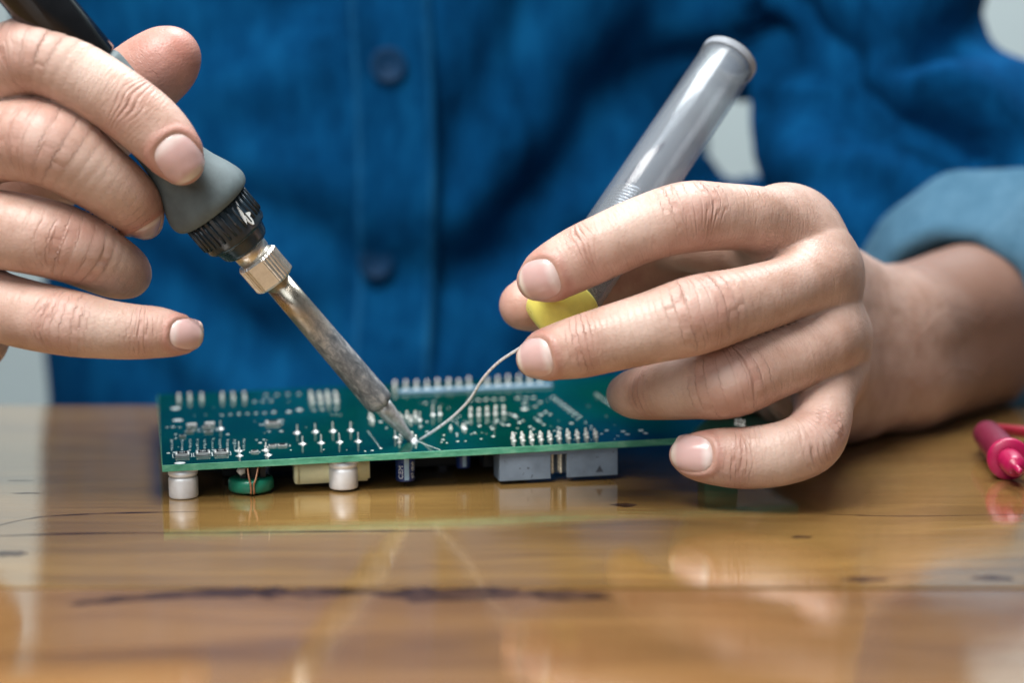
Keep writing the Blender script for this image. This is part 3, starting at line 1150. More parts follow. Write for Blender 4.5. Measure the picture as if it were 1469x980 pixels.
# turned-back cuffs: a thick band round the sleeve's end showing the pale inside of the cloth
def cuff(a, b, r0, r1, wdt):
    d = (b - a) / np.linalg.norm(b - a)
    prof = [(-.45 * wdt, r0 + 2), (-.5 * wdt, r0 + 5), (-.2 * wdt, r0 + 6.5), (.1 * wdt, r0 + 6), (.42 * wdt, r1 + 5.5), (.5 * wdt, r1 + 3), (.5 * wdt, r1 - 1), (.3 * wdt, r1 - 4), (-.3 * wdt, r0 - 4)]
    vv, ff = lathe(prof, 72, False)
    vv = np.array(vv)
    an = np.arctan2(vv[:, 1], vv[:, 0])
    vv[:, 2] += 2.2 * np.sin(an * 3 + .5) + 1.4 * np.sin(an * 7)
    vv[:, :2] *= (1 + .022 * np.sin(an * 4 + vv[:, 2] * .2) + .012 * np.sin(an * 11))[:, None]
    o = part('cuff', vv, ff, M['denim_light'], shirt, True, loc=(b - d * wdt * .5) - pl, rot=axis_rot(d))
    return o


cuff(Rcf[0], Rcf[1], 48, 32, 62)
cuff(Lsl[0], Lsl[1], 50, 47, 34)

# ------------------------------------------------------------------ circuit board
ZT = 10.2
TH = 1.9
FLc = PZ(233, 668, ZT)
YAW = math.radians(12.2)
TILT = math.radians(-0.62)
BW, BD = 186.0, 122.0
board = thing('circuit_board', 'green circuit board lying component side down, its soldered pins pointing up', 'circuit board', (FLc[0], FLc[1], 0), (0, TILT, YAW))
BMAT = np.array(Matrix.Rotation(YAW, 3, 'Z') @ Matrix.Rotation(TILT, 3, 'Y'))


def BL(px, py, z=ZT):
    """board-plane coordinates (mm) under a photo pixel"""
    k = BMAT.T @ (FWD + (px - 734.5) / F * RIGHT - (py - 490) / F * UP)
    c = BMAT.T @ (CAM - np.array([FLc[0], FLc[1], 0]))
    return (c + k * ((z - c[2]) / k[2]))[:2]


def FX(px, y, z):
    """board x (mm) at which a point at depth y, height z stands in photo column px"""
    lo_, hi_ = -20.0, 210.0
    for _ in range(40):
        mid = (lo_ + hi_) / 2
        r_ = BMAT @ np.array([mid, y, z]) + np.array([FLc[0], FLc[1], 0]) - CAM
        if 734.5 + F * (r_ @ RIGHT) / (r_ @ FWD) < px:
            lo_ = mid
        else:
            hi_ = mid
    return lo_


vv, ff = box(0, BW, 0, BD, ZT - TH, ZT, .12, 1)
me = mesh_data('substrate', vv, ff, M['edge'], False)
me.materials.append(M['pcb'])
for q in me.polygons:
    if abs(q.normal.z) > .9:
        q.material_index = 1
obj('substrate', me, board)

ME = {}
def shared(key, fn, mat, smooth=True):
    if key not in ME:
        ME[key] = mesh_data(key.split('/')[0], *fn(), mat, smooth)
    return ME[key]


def pin_mesh(h, r, cone, ch):
    pr = [(0, cone), (ch * .2, cone * .74), (ch * .5, cone * .40), (ch, r * 1.2), (h * .85, r), (h, r * .55), (h + .05, .01)]
    return lathe(pr, 10, False)


def pin(px, py, kind='header', z=ZT):
    x, y = BL(px, py)
    spec = {'header': (1.9, .34, .72, .75), 'fat': (2.4, .42, .75, .8), 'cone': (2.6, .20, 1.2, .7), 'thin': (2.8, .22, .8, .7), 'small': (1.2, .3, .7, .5), 'back': (2.8, .50, .85, .8)}[kind]
    mat = M['solder'] if kind in ('cone', 'thin', 'small') else M['pin']
    o = obj('solder_pin', shared('solder_pin/' + kind, lambda: pin_mesh(*spec), mat), board, (x, y, z), (RND.uniform(-.05, .05), RND.uniform(-.05, .05), RND.uniform(0, 6)))
    k = RND.uniform(.88, 1.12)
    o.scale = (1, 1, k)
    return o


# rows of pins, as read from the picture (base of each pin)
for i, px in enumerate((256.4, 272.3, 289.6, 318.8, 334.6, 350.9)):
    pin(px, 573.5 - i * .35, 'fat')
for i, px in enumerate((445.9, 458.1, 469.3, 481.2)):
    pin(px, 571.5 - i * .3, 'fat')
    pin(px + 2.5, 577.5 - i * .3, 'fat')
for px, py in ((426.1, 621.3), (452.4, 619.9), (477.5, 618.8), (503, 617.8), (434, 637.2), (460.6, 635.8), (487.2, 634.8), (513.9, 633.6),
               (342.7, 647.4), (343.8, 654.4), (381, 646.4), (384.6, 653.2), (316.3, 615.5)):
    pin(px, py, 'cone')
for px, py in ((531, 600), (534.5, 603.5), (584, 599), (596, 598.5), (589.7, 603.5), (573, 600), (577, 605)):
    pin(px, py, 'header')
for px, py in ((602, 603), (621, 595.5), (631, 594.5), (575.5, 624), (567.2, 627.5)):
    pin(px, py, 'thin')
for i in range(5):
    pin(675 + 12 * i, 596.5 - i * .9, 'fat')
for px, py in ((573, 635), (596.8, 633.5), (591.5, 629)):
    pin(px, py, 'header')
for px, py in ((646.5, 615), (664, 614), (667.5, 615.5)):
    pin(px, py, 'small')
for i, px in enumerate((566.4, 582.1, 597.4, 612.7, 628, 643.4, 658.3, 673, 698.9, 714.4, 729.1, 744.5, 759.8, 775)):
    pin(px, 558.5 - (px - 566) * .048, 'back')
for i in range(10):
    px = 737.8 + i * 13.1
    pin(px, 633.0 - i * .63, 'header')
    pin(px - 2.6, 629.0 - i * .63, 'header')
for px, py in ((1056.5, 608.5), (1062, 610), (1067, 611.5)):
    pin(px, py, 'header')

# the wet bead being soldered under the iron's tip
x, y = BL(594.5, 633.5)
part('solder_bead', *lathe([(0, 1.25), (.25, 1.15), (.6, .8), (.85, .45), (.95, .02)], 20, False), M['wire'], board, True, loc=(x, y, ZT))
# pale bar along the back pins
a, b = BL(572, 564), BL(790, 553)
part('pale_strip', *box(a[0], b[0], a[1] - 1.6, a[1] + 1.6, ZT + .02, ZT + .9, .3), M['bar'], board, False)


# surface-mount parts (> end caps, code)
def chip(px, py, L, Wd, Hh, label_mat=True, rotz=0.0):
    x, y = BL(px, py)
    root = obj('chip_resistor', shared(f'chip_resistor/{L}', lambda: box(-L / 2 * .72, L / 2 * .72, -Wd / 2, Wd / 2, .12, Hh, .06, 1), M['ceramic'], False), board, (x, y, ZT), (0, 0, rotz))
    obj('chip_top', shared(f'chip_top/{L}', lambda: box(-L / 2 * .70, L / 2 * .70, -Wd / 2 * .96, Wd / 2 * .96, Hh - .12, Hh + .07, .02, 1), M['matte_black'], False), root)
    for s in (-1, 1):
        obj('end_cap', shared(f'end_cap/{L}{s}', lambda: box(s * L / 2 * .86 - L * .075, s * L / 2 * .86 + L * .075, -Wd / 2 * 1.02, Wd / 2 * 1.02, .1, Hh + .05, .1, 2), M['solder']), root)
    return root


def text_mesh(txt, size, mat):
    cu = bpy.data.curves.new('print', 'FONT')
    cu.body = txt
    cu.size = size * S
    cu.align_x = 'CENTER'
    cu.align_y = 'CENTER'
    cu.extrude = .015 * S
    to = bpy.data.objects.new('print', cu)
    COL.objects.link(to)
    dg = bpy.context.evaluated_depsgraph_get()
    me_ = bpy.data.meshes.new_from_object(to.evaluated_get(dg))
    bpy.data.objects.remove(to)
    me_.materials.clear()
    me_.materials.append(mat)
    return me_


code = text_mesh('101', 1.15, M['print'])
for px, py in ((261.5, 654), (291.3, 652.3), (317.4, 651)):
    c = chip(px, py, 3.9, 4.2, .9)
    o = obj('printed_code', code, c, (0, 0, .9 + .09))
    o.scale = (1, 2.2, 1)
chip(391.7, 608.5, 4.3, 3.6, .9)
for px, py, L in ((261.8, 627, 1.9), (365.5, 649, 1.9), (391, 640.5, 2.2), (405, 640, 2.6), (272, 620, 2.2), (299, 620.5, 2.4), (296, 614, 2.4)):
    chip(px, py, L, L * .85, .5)
for px, py in ((275, 613, ), (301, 611)):
    x, y = BL(px, py)
    t = obj('transistor', shared('transistor', lambda: box(-1.5, 1.5, -.7, .7, .15, 1.1, .12, 1), M['ceramic'], False), board, (x, y, ZT))
    for lx, ly in ((-1, -1), (1, -1), (0, 1)):
        obj('lead', shared('lead', lambda: box(-.22, .22, -.45, .45, 0, .35, .08, 1), M['solder'], False), t, (lx, ly * 1.0, 0))

# silkscreen outlines
def rect_outline(px, py, w, h_, t=.14):
    x, y = BL(px, py)
    v_ = []
    for zz in (ZT + .004, ZT + .02):
        for k in (0, t):
            v_ += [(x - w / 2 + k, y - h_ / 2 + k, zz), (x + w / 2 - k, y - h_ / 2 + k, zz), (x + w / 2 - k, y + h_ / 2 - k, zz), (x - w / 2 + k, y + h_ / 2 - k, zz)]
    f_ = []
    for i in range(4):
        j = (i + 1) % 4
        f_ += [(8 + i, 8 + j, 12 + j, 12 + i), (i, j, 8 + j, 8 + i)]
    return v_, f_


outs = [rect_outline(261.5, 654, 5.4, 5.4), rect_outline(291.3, 652.3, 5.4, 5.4), rect_outline(317.4, 651, 5.4, 5.4), rect_outline(391.7, 608.5, 5.6, 4.8), rect_outline(365.5, 649, 3.0, 2.2), rect_outline(398, 640.2, 7.4, 2.4), rect_outline(298, 617, 5.6, 5.2)]
for q_ in outs:
    part('silkscreen_outline', *q_, M['print'], board, False)

# vias and bare pads: too small to pick apart
via = []
def dot(px, py, r):
    x, y = BL(px, py)
    if not (1 < x < BW - 1 and 1 < y < BD - 1):
        return
    m = lathe([(.004, r), (.06, r * .9), (.075, .01)], 8, False)
    via.append(shift(m, x, y, ZT))


def C1(zx, zy):
    return 210 + zx / 4.897, 530 + zy / 4.897
def C2(zx, zy):
    return 480 + zx / 4.897, 530 + zy / 4.897
def C3(zx, zy):
    return 680 + zx / 4.897, 530 + zy / 4.897


for zx in (180, 252, 307, 358, 410, 465, 517, 570, 622, 685):
    for k in range(6):
        dot(*C1(zx + RND.uniform(-3, 3), 497 + k * 14 + RND.uniform(-2, 2)), RND.choice((.22, .3, .34)))
for i in range(6):
    dot(*C1(530 + 60 * i, 322 - 3 * i), .55)
for i in range(3):
    dot(*C1(760 + 57 * i, 228 - 3 * i), .55)
for i in range(4):
    dot(*C1(840 + 77 * i, 183 - 3 * i), .6)
for a, r in (((895, 303), .7), ((572, 458), .55), ((205, 275), 1.6), ((220, 358), 1.7), ((862, 438), .5), ((948, 436), .65), ((955, 360), .5), ((805, 390), .5), ((825, 495), .45), ((800, 517), .6), ((775, 497), .35), ((1000, 298), .9), ((1075, 285), 1.1), ((1300, 318), .3), ((1335, 320), .3), ((1365, 322), .3), ((235, 659), 1.6), ((155, 590), .5), ((195, 585), .5), ((145, 408), .4), ((187, 405), .6), ((235, 408), .4), ((205, 458), .4), ((207, 486), .4), ((1015, 568), .3), ((1240, 285), .5), ((1180, 290), .5), ((1330, 280), .5)):
    dot(*C1(*a), r)
for i in range(11):
    dot(*C2(235 + 8.4 * i, 437 + 11.2 * i), .28)
for a, r in (((325, 556), .5), ((265, 571), .45), ((215, 576), .35), ((410, 402), .4), ((365, 412), .4), ((405, 380), .4), ((325, 368), .6), ((605, 402), .5), ((650, 370), .4), ((768, 463), .4), ((860, 453), .45), ((985, 447), .45), ((1030, 490), .4), ((965, 455), .25), ((865, 507), .5), ((920, 505), .35), ((790, 517), .35), ((752, 514), .3), ((762, 495), .5), ((1018, 398), .6), ((1110, 420), .6), ((1100, 405), .45), ((1115, 472), .6), ((825, 360), .5), ((860, 345), .35), ((858, 376), .4), ((930, 375), .5), ((1145, 362), .4), ((1170, 380), .4), ((1190, 392), .3), ((1225, 395), .4), ((860, 470), .3), ((650, 440), .5), ((640, 240), .6), ((695, 230), .5), ((800, 275), .3), ((880, 330), .3), ((1270, 450), .4), ((1285, 415), .3)):
    dot(*C2(*a), r)
for i in range(5):
    dot(*C2(950 + 57 * i, 217 - 2 * i), .75)
for i in range(3):
    dot(*C2(1287 + 55 * i, 203 - 2 * i), .75)
for i in range(8):
    dot(*C3(555 + 27 * i, 195 + 19.5 * i), .6)
for i in range(6):
    dot(*C3(575 + 30 * i, 225 + 25 * i), .4)
for a, r in (((465, 232), .6), ((430, 262), .55), ((355, 280), 1.2), ((355, 242), .8), ((503, 300), .6), ((535, 317), .5), ((475, 320), .6), ((460, 318), .4), ((430, 345), .4), ((445, 358), .4), ((460, 352), .4), ((470, 372), .4), ((490, 390), .5), ((450, 365), .3), ((685, 380), .65), ((785, 377), .4), ((823, 402), .5), ((820, 420), .4), ((895, 455), .5), ((932, 430), .6), ((1048, 437), .8), ((1078, 457), .8), ((1173, 430), .8), ((1205, 450), .8), ((250, 315), .5), ((283, 325), .9), ((300, 340), .5), ((320, 374), .7), ((345, 362), .4), ((395, 405), .5), ((418, 420), .5), ((590, 410), .5), ((605, 420), .5), ((565, 433), .4), ((240, 392), .6), ((205, 393), .4), ((165, 360), .5), ((150, 376), .4)):
    dot(*C3(*a), r)
for i in range(9):
    dot(*C3(860 + 17 * i, 175 + 13 * i), .45)
rr = random.Random(3)
for _ in range(60):
    dot(rr.uniform(540, 900), rr.uniform(566, 632), rr.choice((.14, .18, .22)))
for _ in range(24):
    dot(rr.uniform(240, 540), rr.uniform(575, 648), rr.choice((.14, .18, .24)))
o = part('via_pad', *merge(*via), M['print'], board, False)
o['kind'] = 'stuff'

# components hanging below the board
ZB = ZT - TH


def can(px, yy, r):
    x = FX(px, yy - r, 4)
    root = part('capacitor', *lathe([(0, r * .86), (.15, r * .95), (.6, r), (5.2, r), (5.6, r * .985), (5.9, r * .93), (6.3, r * .93), (6.6, r), (ZB - .7, r), (ZB - .5, r * .9), (ZB - .02, r * .9)], 40), M['alu'], board, True, loc=(x, yy, 0))
    obj('crimp_groove', shared('crimp_groove', lambda: lathe([(5.75, r * .948), (6.1, r * .936), (6.45, r * .948)], 40, False), M['alu_dark']), root)
    obj('base_plate', shared('base_plate', lambda: box(-r, r, -r * .9, r * .9, ZB - .42, ZB - .03, .1, 1), M['ceramic'], False), root)


can(263.5, 4.6, 4.05)
can(495, 4.7, 4.1)

# yellow wrapped film capacitor
x0, x1 = FX(424, 5.4, 4), FX(531, 5.4, 4)
fc_ = part('film_capacitor', *box(x0, x1, 5.4, 12.5, 1.4, ZB - .05, .7, 3), M['yellow_film'], board, True)
part('wrap_end', *box(x0 - .25, x0 + 1.2, 5.1, 12.8, 1.6, ZB - .4, .3, 2), M['yellow_film'], fc_, True)
# green toroid coil with copper leads and black posts
x = FX(362, 2, 3)
co_ = part('toroid_coil', *lathe([(.15, 5.3), (.5, 6.0), (1.0, 6.35), (3.2, 6.35), (3.8, 6.1), (4.1, 5.5)], 40), M['green_core'], board, True, loc=(x, 7.6, 0))
for k, dx in enumerate((-2.3, .7, 3.2)):
    part('post', *box(dx - .85, dx + .85, -2.6, 1, 4.1, ZB - .05, .15, 1), M['black'], co_, False)
for k in range(2):
    pts = catmull([(-1.2 + 3.0 * k, -5.6, ZB - .1), (-.9 + 1.9 * k, -6.55, 5), (-.55 + .9 * k, -6.75, 3.2), (-.5 + .85 * k, -6.7, 1.0), (-.45 + .8 * k, -5.6, .25)], 6)
    part('copper_lead', *tube(pts, .3, 8), M['copper'], co_)
bm = bmesh.new()
bmesh.ops.create_icosphere(bm, subdivisions=2, radius=1.25)
for q in bm.verts:
    q.co *= 1 + .18 * math.sin(q.co.x * 5 + q.co.z * 4)
part('glue_blob', *bm_mesh(bm), M['ceramic'], co_, True, loc=(-2.9, -3.4, 6.6))

# blue electrolytic cans with white print
def wrap_text(txt, size, R, ang, zc):
    t = text_mesh(txt, size, M['print'])
    n = len(t.vertices)
    a = np.empty(n * 3, np.float32)
    t.vertices.foreach_get('co', a)
    a = a.reshape(-1, 3) / S
    w, h_ = a[:, 1], a[:, 0]            # text runs upwards
    th = ang - w / R
    rr_ = R + .03 + a[:, 2]
    out = np.column_stack([rr_ * np.sin(th), -rr_ * np.cos(th), zc + h_])
    t.vertices.foreach_set('co', (out * S).astype(np.float32).ravel())
    t.update()
    return t


for px, yy, r, zb, prt in ((583.5, 6.2, 2.75, .8, True), (666.5, 11, 2.1, 2.6, False)):
    x = FX(px, yy - r, 4)
    root = part('electrolytic_can', *lathe([(zb, r * .8), (zb + .1, r * .95), (zb + .5, r), (ZB - .6, r), (ZB - .1, r * .92)], 32), M['blue_sleeve'], board, True, loc=(x, yy, 0))
    st = []
    for j in range(7):
        an = -.25 + .5 * j / 6
        st += [((r + .02) * math.sin(an), -(r + .02) * math.cos(an), zb + .6), ((r + .02) * math.sin(an), -(r + .02) * math.cos(an), ZB - .7)]
    part('pale_stripe', st, [(2 * j, 2 * j + 2, 2 * j + 3, 2 * j + 1) for j in range(6)], M['bar'], root)  # pale stripe down the front of the can
    if prt:
        obj('printed_mark', wrap_text('CEM', 2.0, r, -.62, zb + 2.9), root)
        obj('printed_mark', wrap_text('07 (8)0', 1.6, r, .75, zb + 3.4), root)
        part('base_plate', *box(-2.9, 2.9, -3.0, 2.6, ZB - .38, ZB - .04, .06, 1), M['ceramic'], root, False)
# dark components deeper under the board
for px, yy, w, dd, zb in ((618, 22, 16, 10, 1.0), (705, 14, 5, 6, 1.5), (450, 30, 26, 14, .5), (350, 24, 12, 10, 1), (300, 40, 14, 14, .6), (560, 46, 30, 16, .5), (700, 50, 26, 18, .6)):
    x = FX(px, yy, 4)
    part('integrated_circuit', *box(x - w / 2, x + w / 2, yy, yy + dd, zb, ZB - .05, .3, 1), M['black'], board, False)

# grey shrouded header with notch and gilt pins
xa, xb, xc, xd = [FX(q, .9, 4) for q in (717, 790, 813.5, 886)]
hy = .9
hd = obj('pin_header', None, board)
hd.empty_display_size = .005
part('shroud', *merge(box(xa, xb, hy, hy + 1.2, .1, ZB - 1.2, .08, 1), box(xc, xd, hy, hy + 1.2, .1, ZB - 1.2, .08, 1), box(xa, xd, hy, hy + 8.6, ZB - 1.2, ZB - .03, .08, 1),
                      box(xa, xa + 1.2, hy + 1.25, hy + 7.35, .1, ZB - 1.25), box(xd - 1.2, xd, hy + 1.25, hy + 7.35, .1, ZB - 1.25), box(xa, xd, hy + 7.4, hy + 8.6, .1, ZB - 1.25, .08, 1)), M['grey_shroud'], hd, False)
for i in range(10):
    xx = FX(792, 2.8, 4) + (i - 4) * 2.54
    for j in range(2):
        obj('contact_pin', shared('contact_pin', lambda: box(-.32, .32, -.32, .32, 1.2, ZB - 1.1, .12, 1), M['gold'], False), hd, (xx, hy + 1.9 + j * 2.54, 0))
# moulded triangle and smudges on the header's face
xt = FX(860, .9, 2)
part('moulded_triangle', [(xt - 1.15, hy - .06, 1.2), (xt + 1.15, hy - .06, 1.25), (xt + .05, hy - .06, 3.2), (xt - 1.15, hy + .1, 1.2), (xt + 1.15, hy + .1, 1.25), (xt + .05, hy + .1, 3.2)], [(0, 1, 2), (0, 3, 4, 1), (1, 4, 5, 2), (2, 5, 3, 0)], M['mark'], hd, False)
for px, z, w, h_ in ((746, 3.6, .34, .34), (757.5, 3.55, .55, .5), (751, 2.0, .18, .8), (763, 1.1, .22, 1.1), (857, 5.7, 1.1, .16), (821, 5.9, .25, .25), (838, 1.6, .2, .2), (724, 5.9, .25, .2), (880, 7.0, .35, .3), (791, 6.9, .3, .3)):
    xx = FX(px, .9, z)
    v_ = []
    for k in range(8):
        an = k * math.pi / 4
        v_.append((xx + w * .6 * math.cos(an) * RND.uniform(.7, 1.2) + (.3 * math.sin(an) * h_ if h_ > .7 else 0), hy - .03, z + h_ * .6 * math.sin(an) * RND.uniform(.8, 1.2)))
    n0 = len(v_)
    v_ += [(a_, hy + .05, c_) for a_, b_, c_ in v_]
    part('smudge', v_, [tuple(range(n0))] + [(k, n0 + k, n0 + (k + 1) % n0, (k + 1) % n0) for k in range(n0)], M['mark'], hd, False)
# green terminal block under the right end
xx = FX(1036, 2, 4)
part('terminal_block', *box(xx - 5.2, xx + 5.2, 2.0, 9, .4, ZB - .05, .4, 2), M['green_block'], board, False)
# shallow solder scar in front of the joint being made
a, b = BL(600, 634), BL(632, 646)
d_ = (b - a) / np.linalg.norm(b - a)
nn = np.array([-d_[1], d_[0]]) * .16
part('flux_streak', [(a[0] - nn[0], a[1] - nn[1], ZT + .03), (b[0] - nn[0], b[1] - nn[1], ZT + .03), (b[0] + nn[0], b[1] + nn[1], ZT + .03), (a[0] + nn[0], a[1] + nn[1], ZT + .03)], [(0, 1, 2, 3)], M['solder'], board, False)

# ------------------------------------------------------------------ soldering iron (local z runs from the tip up the handle)
tip = PZ(591, 632, ZT + 1.0)
rear = P(47, -8, 440)
ax_ = (rear - tip) / np.linalg.norm(rear - tip)
iron = thing('soldering_iron', 'soldering iron with grey rubber grip and burnt steel barrel, tip touching the board', 'soldering iron', tip, axis_rot(ax_))


def along(px, py):
    """distance along the iron's axis of the axis point nearest to a photo pixel"""
    best = min(np.linspace(0, 210, 2101), key=lambda t: proj_err(t, px, py))
    return best


def proj(w):
    r = w - CAM
    d = r @ FWD
    return 734.5 + F * (r @ RIGHT) / d, 490 - F * (r @ UP) / d


def proj_err(t, px, py):
    a_, b_ = proj(tip + ax_ * t)
    return (a_ - px) ** 2 + (b_ - py) ** 2


z1 = along(549, 577)       # barrel's lower end
z2 = along(398, 400)       # nut's lower face
z3 = along(372, 364)       # nut's upper face
z4 = along(358, 350)       # collar
z5 = along(345, 335)       # ring lower
z6 = along(308, 292)       # ring upper / grip lower edge
part('tip', *lathe([(0, .35), (.3, .75), (1.2, 1.15), (z1 * .45, 1.9), (z1 * .8, 2.6), (z1 + .1, 2.75)], 24), M['tip'], iron)
part('barrel', *lathe([(0, 2.7), (.05, 3.6), (.5, 4.05), (2.0, 4.2), (6, 4.15), (z2 - z1 - 12, 3.9), (z2 - z1, 3.8)], 48), M['barrel'], iron, True, loc=(0, 0, z1))
# angles about the axis: ANG0 faces the camera, SGN turns towards the upper right of the photo
Mi = axis_rot(ax_).to_matrix()
toc = Mi.inverted() @ Vector(CAM - tip).normalized()
upc = Mi.inverted() @ Vector(imgdir(.75, -.6))
ANG0 = math.atan2(toc.y, toc.x)
_da = ((math.atan2(upc.y, upc.x) - ANG0 + math.pi) % (2 * math.pi)) - math.pi
SGN = 1 if _da > 0 else -1
FLAT0 = ANG0 - SGN * .30
# nut: fine knurl with flats
nv, nf = [], []
seg = 144
hl = z3 - z2
for zz, sc in ((0, .88), (.45, .97), (.7, 1), (hl - .6, 1), (hl, .9)):
    for i in range(seg):
        a_ = 2 * math.pi * i / seg
        r = 6.15 + (.13 if i % 4 < 2 else -.10)
        # three spanner flats planed off the knurled cylinder
        for fl in range(3):
            c_ = math.cos(a_ - FLAT0 - fl * 2 * math.pi / 3)
            if c_ > .5:
                r = min(r, 5.62 / c_)
        nv.append((r * sc * math.cos(a_), r * sc * math.sin(a_), zz))
for j in range(4):
    for i in range(seg):
        k = (i + 1) % seg
        nf.append((j * seg + i, j * seg + k, (j + 1) * seg + k, (j + 1) * seg + i))
nf += [tuple(range(seg - 1, -1, -1)), tuple(range(4 * seg, 5 * seg))]
part('nut', nv, nf, M['nut'], iron, False, loc=(0, 0, z2))
part('neck', *lathe([(z3 - .4, 4.7), (z3 + .8, 4.8), (z3 + 1.0, 5.0), (z4 + 1.5, 5.2)], 40), M['nut'], iron)
part('collar', *lathe([(z4 - .6, 5.6), (z4, 6.6), (z4 + .8, 7.2), (z5 - .6, 7.9), (z5 + .2, 8.6)], 48), M['ring'], iron)
part('ring', *lathe([(z5 - .3, 8.0), (z5, 8.9), (z5 + .9, 9.45), (z6 - 1.2, 9.6), (z6 - .4, 9.2), (z6 + .6, 8.8)], 64), M['ring'], iron)
for i in range(32):
    a_ = 2 * math.pi * i / 32
    obj('rib', shared('rib', lambda: box(-.34, .34, -.35, .55, 2.4, z6 - z5 - .7, .14, 2), M['ring'], True), iron, (9.5 * math.cos(a_), 9.5 * math.sin(a_), z5), (0, 0, a_ - math.pi / 2))
gl = [(z6 - .6, 9.6), (z6 - .3, 11.2), (z6 + 1.0, 12.1), (z6 + 3.2, 12.2), (z6 + 7, 11.0), (z6 + 12, 9.0), (z6 + 18, 7.7), (z6 + 26, 7.3), (z6 + 36, 7.5), (z6 + 46, 7.6), (z6 + 48, 7.2), (z6 + 49, 6.6)]
gp = catmull(gl, 4)
part('grip', *lathe([tuple(q) for q in gp], 56), M['grip'], iron)
zr = z6 + 48.5
part('handle', *lathe([(zr, 6.6), (zr + 1, 7.6), (zr + 20, 7.8), (zr + 45, 7.6), (zr + 58, 6.6), (zr + 60, 5.0)], 40), M['shiny_black'], iron)
_im = Matrix.Translation(Vector(tip)) @ axis_rot(ax_).to_matrix().to_4x4()
_im.invert()
_far = [P(-250, -120, 500), P(-420, 200, 560), P(-520, 420, 600), P(-600, 560, 620)]
cpts = catmull([(0, 0, zr + 58), (0, 0, zr + 75)] + [tuple(_im @ Vector(q)) for q in _far], 8)
part('cord', *tube(cpts, 3.0, 12), M['cord'], iron)
# white mark on the ring: sits on the side that faces the camera
ang0, sg = ANG0, SGN
rm = random.Random(5)
mv, mf = [], []
for (u0, w0, lu, lw) in ((.50, .55, .20, .018), (.56, .30, .10, .03), (.60, .42, .05, .05), (.585, .28, .04, .02)):
    b0 = len(mv)
    for k in range(10):
        t_ = 2 * math.pi * k / 10
        aa = ang0 + sg * (u0 + lw * 2.4 * math.cos(t_) * rm.uniform(.7, 1.2) + .10 * (0 if lu < .15 else math.sin(t_)))
        zz = z5 + (z6 - z5) * (w0 + lu * 1.6 * math.sin(t_) * rm.uniform(.8, 1.1))
        mv.append((9.98 * math.cos(aa), 9.98 * math.sin(aa), zz))
    mv += [(q[0] * .95, q[1] * .95, q[2]) for q in mv[b0:b0 + 10]]
    mf.append(tuple(range(b0, b0 + 10)))
    mf += [(b0 + k, b0 + 10 + k, b0 + 10 + (k + 1) % 10, b0 + (k + 1) % 10) for k in range(10)]
part('white_mark', mv, mf, M['print'], iron, False)

# ------------------------------------------------------------------ solder dispenser tube
tt = P(1047, 83, 521)
tn = P(772, 494, 473)
td = (tt - tn) / np.linalg.norm(tt - tn)
disp_ = thing('solder_dispenser', 'frosted plastic tube of solder wire with a yellow tip held between the fingers', 'solder dispenser', tn, axis_rot(td))
LT = np.linalg.norm(tt - tn)
R0 = 8.75
zy = 16.0
part('tube', *lathe([(zy, R0 - 1.3), (zy, R0), (LT - 2.1, R0), (LT - 2.0, R0 - .12), (LT - 1.9, R0), (LT - .25, R0), (LT, R0 - .25), (LT, R0 - 2.0), (LT - .25, R0 - 2.2), (LT - 1.6, R0 - 1.2), (zy + .02, R0 - 1.2)], 64, False), M['frost'], disp_)
part('rim', *lathe([(LT - 2.3, R0 - .3), (LT - 2.3, R0 + .22), (LT + .05, R0 + .22), (LT + .05, R0 - 1.9), (LT - .6, R0 - 1.9)], 64, False), M['rim'], disp_, False)
part('end_plug', *lathe([(LT - 4.5, R0 - 1.4), (LT - 3.2, R0 - 1.35), (LT - 3.0, .01)], 48, False), M['frost'], disp_)
hel = []
turns = 34
cl0, cl1 = zy + 2, zy + 2 + 34 * 1.12
for i in range(turns * 22 + 1):
    a_ = 2 * math.pi * i / 22
    hel.append((6.6 * math.cos(a_), 6.6 * math.sin(a_), cl0 + (cl1 - cl0) * i / (turns * 22)))
part('solder_coil', *tube(hel, .55, 6), M['coil'], disp_)
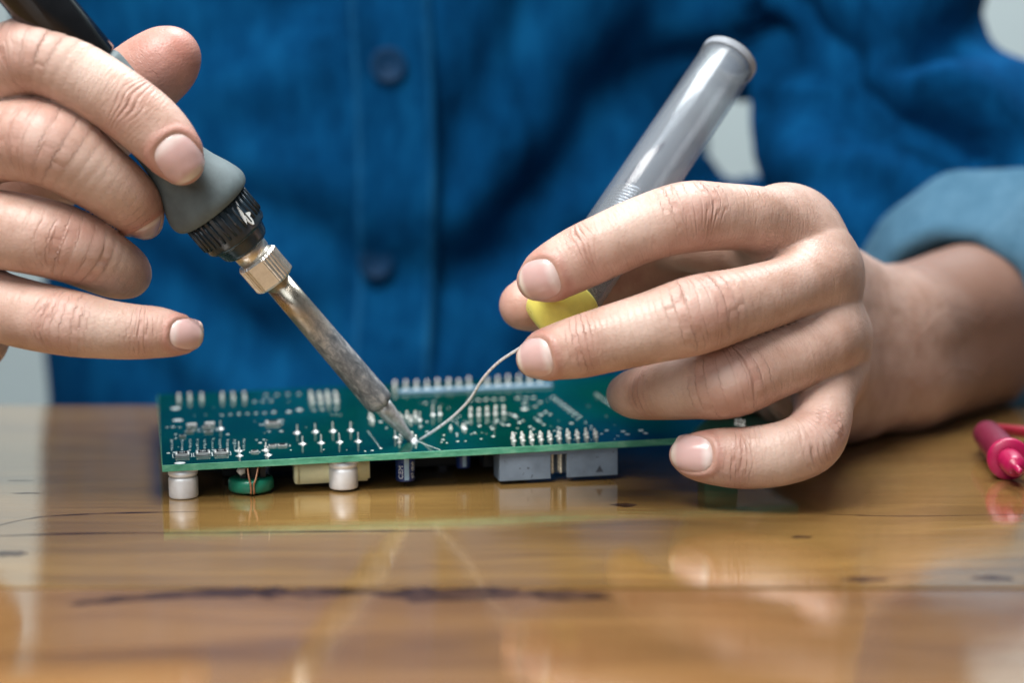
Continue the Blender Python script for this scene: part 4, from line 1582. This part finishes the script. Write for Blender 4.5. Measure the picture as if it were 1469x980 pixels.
part('nozzle', *lathe([(4.8, 1.2), (5.2, 2.4), (6.0, 4.6), (8.6, 9.0), (10, 9.5), (zy + 1.5, 9.3), (zy + 2.2, 8.9)], 28), M['yellow'], disp_, True)
wpts = [P(785, 478, 474), P(762, 490, 478), P(740, 503, 481), (P(715, 520, 484)), P(693, 543, 487), P(674, 573, 491), P(652, 596, 494), P(626, 616, 497), PZ(601, 632, ZT + .5)]
wc = catmull(wpts, 8)
Mt = axis_rot(td).to_matrix().to_4x4()
Mt.translation = Vector(tn)
inv = Mt.inverted()
wl = [tuple(inv @ Vector(q)) for q in wc]
part('solder_wire', *tube(wl, [.41] * (len(wl) - 6) + [.40, .38, .36, .34, .31, .26], 12), M['wire'], disp_)

# ------------------------------------------------------------------ test probe at the right edge
pr0 = PZ(1447, 690, 0)
pr1 = PZ(1418, 655, 0)
pd_ = pr1 - pr0
pd_ /= np.linalg.norm(pd_)
RG = 6.2
probe = thing('test_probe', 'magenta test probe with a round guard lying on the table at the right edge', 'test probe', (pr0[0], pr0[1], 0), (0, 0, math.atan2(pd_[1], pd_[0])))
def xl(prof, n=36):
    vv_, ff_ = lathe(prof, n)
    return [(c_, a_, b_ + RG) for a_, b_, c_ in vv_], ff_
part('nose', *xl([(-17, .5), (-16, .9), (-11, 1.0), (-10.8, 2.2), (-9, 3.2), (-1, 3.5), (0, 3.6)]), M['magenta'], probe)
part('guard', *xl([(-.2, 3.5), (0, 5.7), (.7, 6.2), (2.2, 6.2), (3.2, 5.7), (3.6, 4.4)], 48), M['magenta'], probe)
part('handle', *xl([(3.5, 4.4), (8, 4.9), (30, 4.7), (40, 4.4), (43, 3.6), (44, 2.0)]), M['maroon'], probe)
lead = catmull([(43, 0, RG), (50, -2, 6), (58, -14, 4), (56, -34, 3), (44, -70, 2.4), (20, -160, 2.4)], 8)
part('test_lead', *tube(lead, 1.9, 12), M['red'], probe)
print('meshes', len(bpy.data.meshes), 'verts', sum(len(m.vertices) for m in bpy.data.meshes))
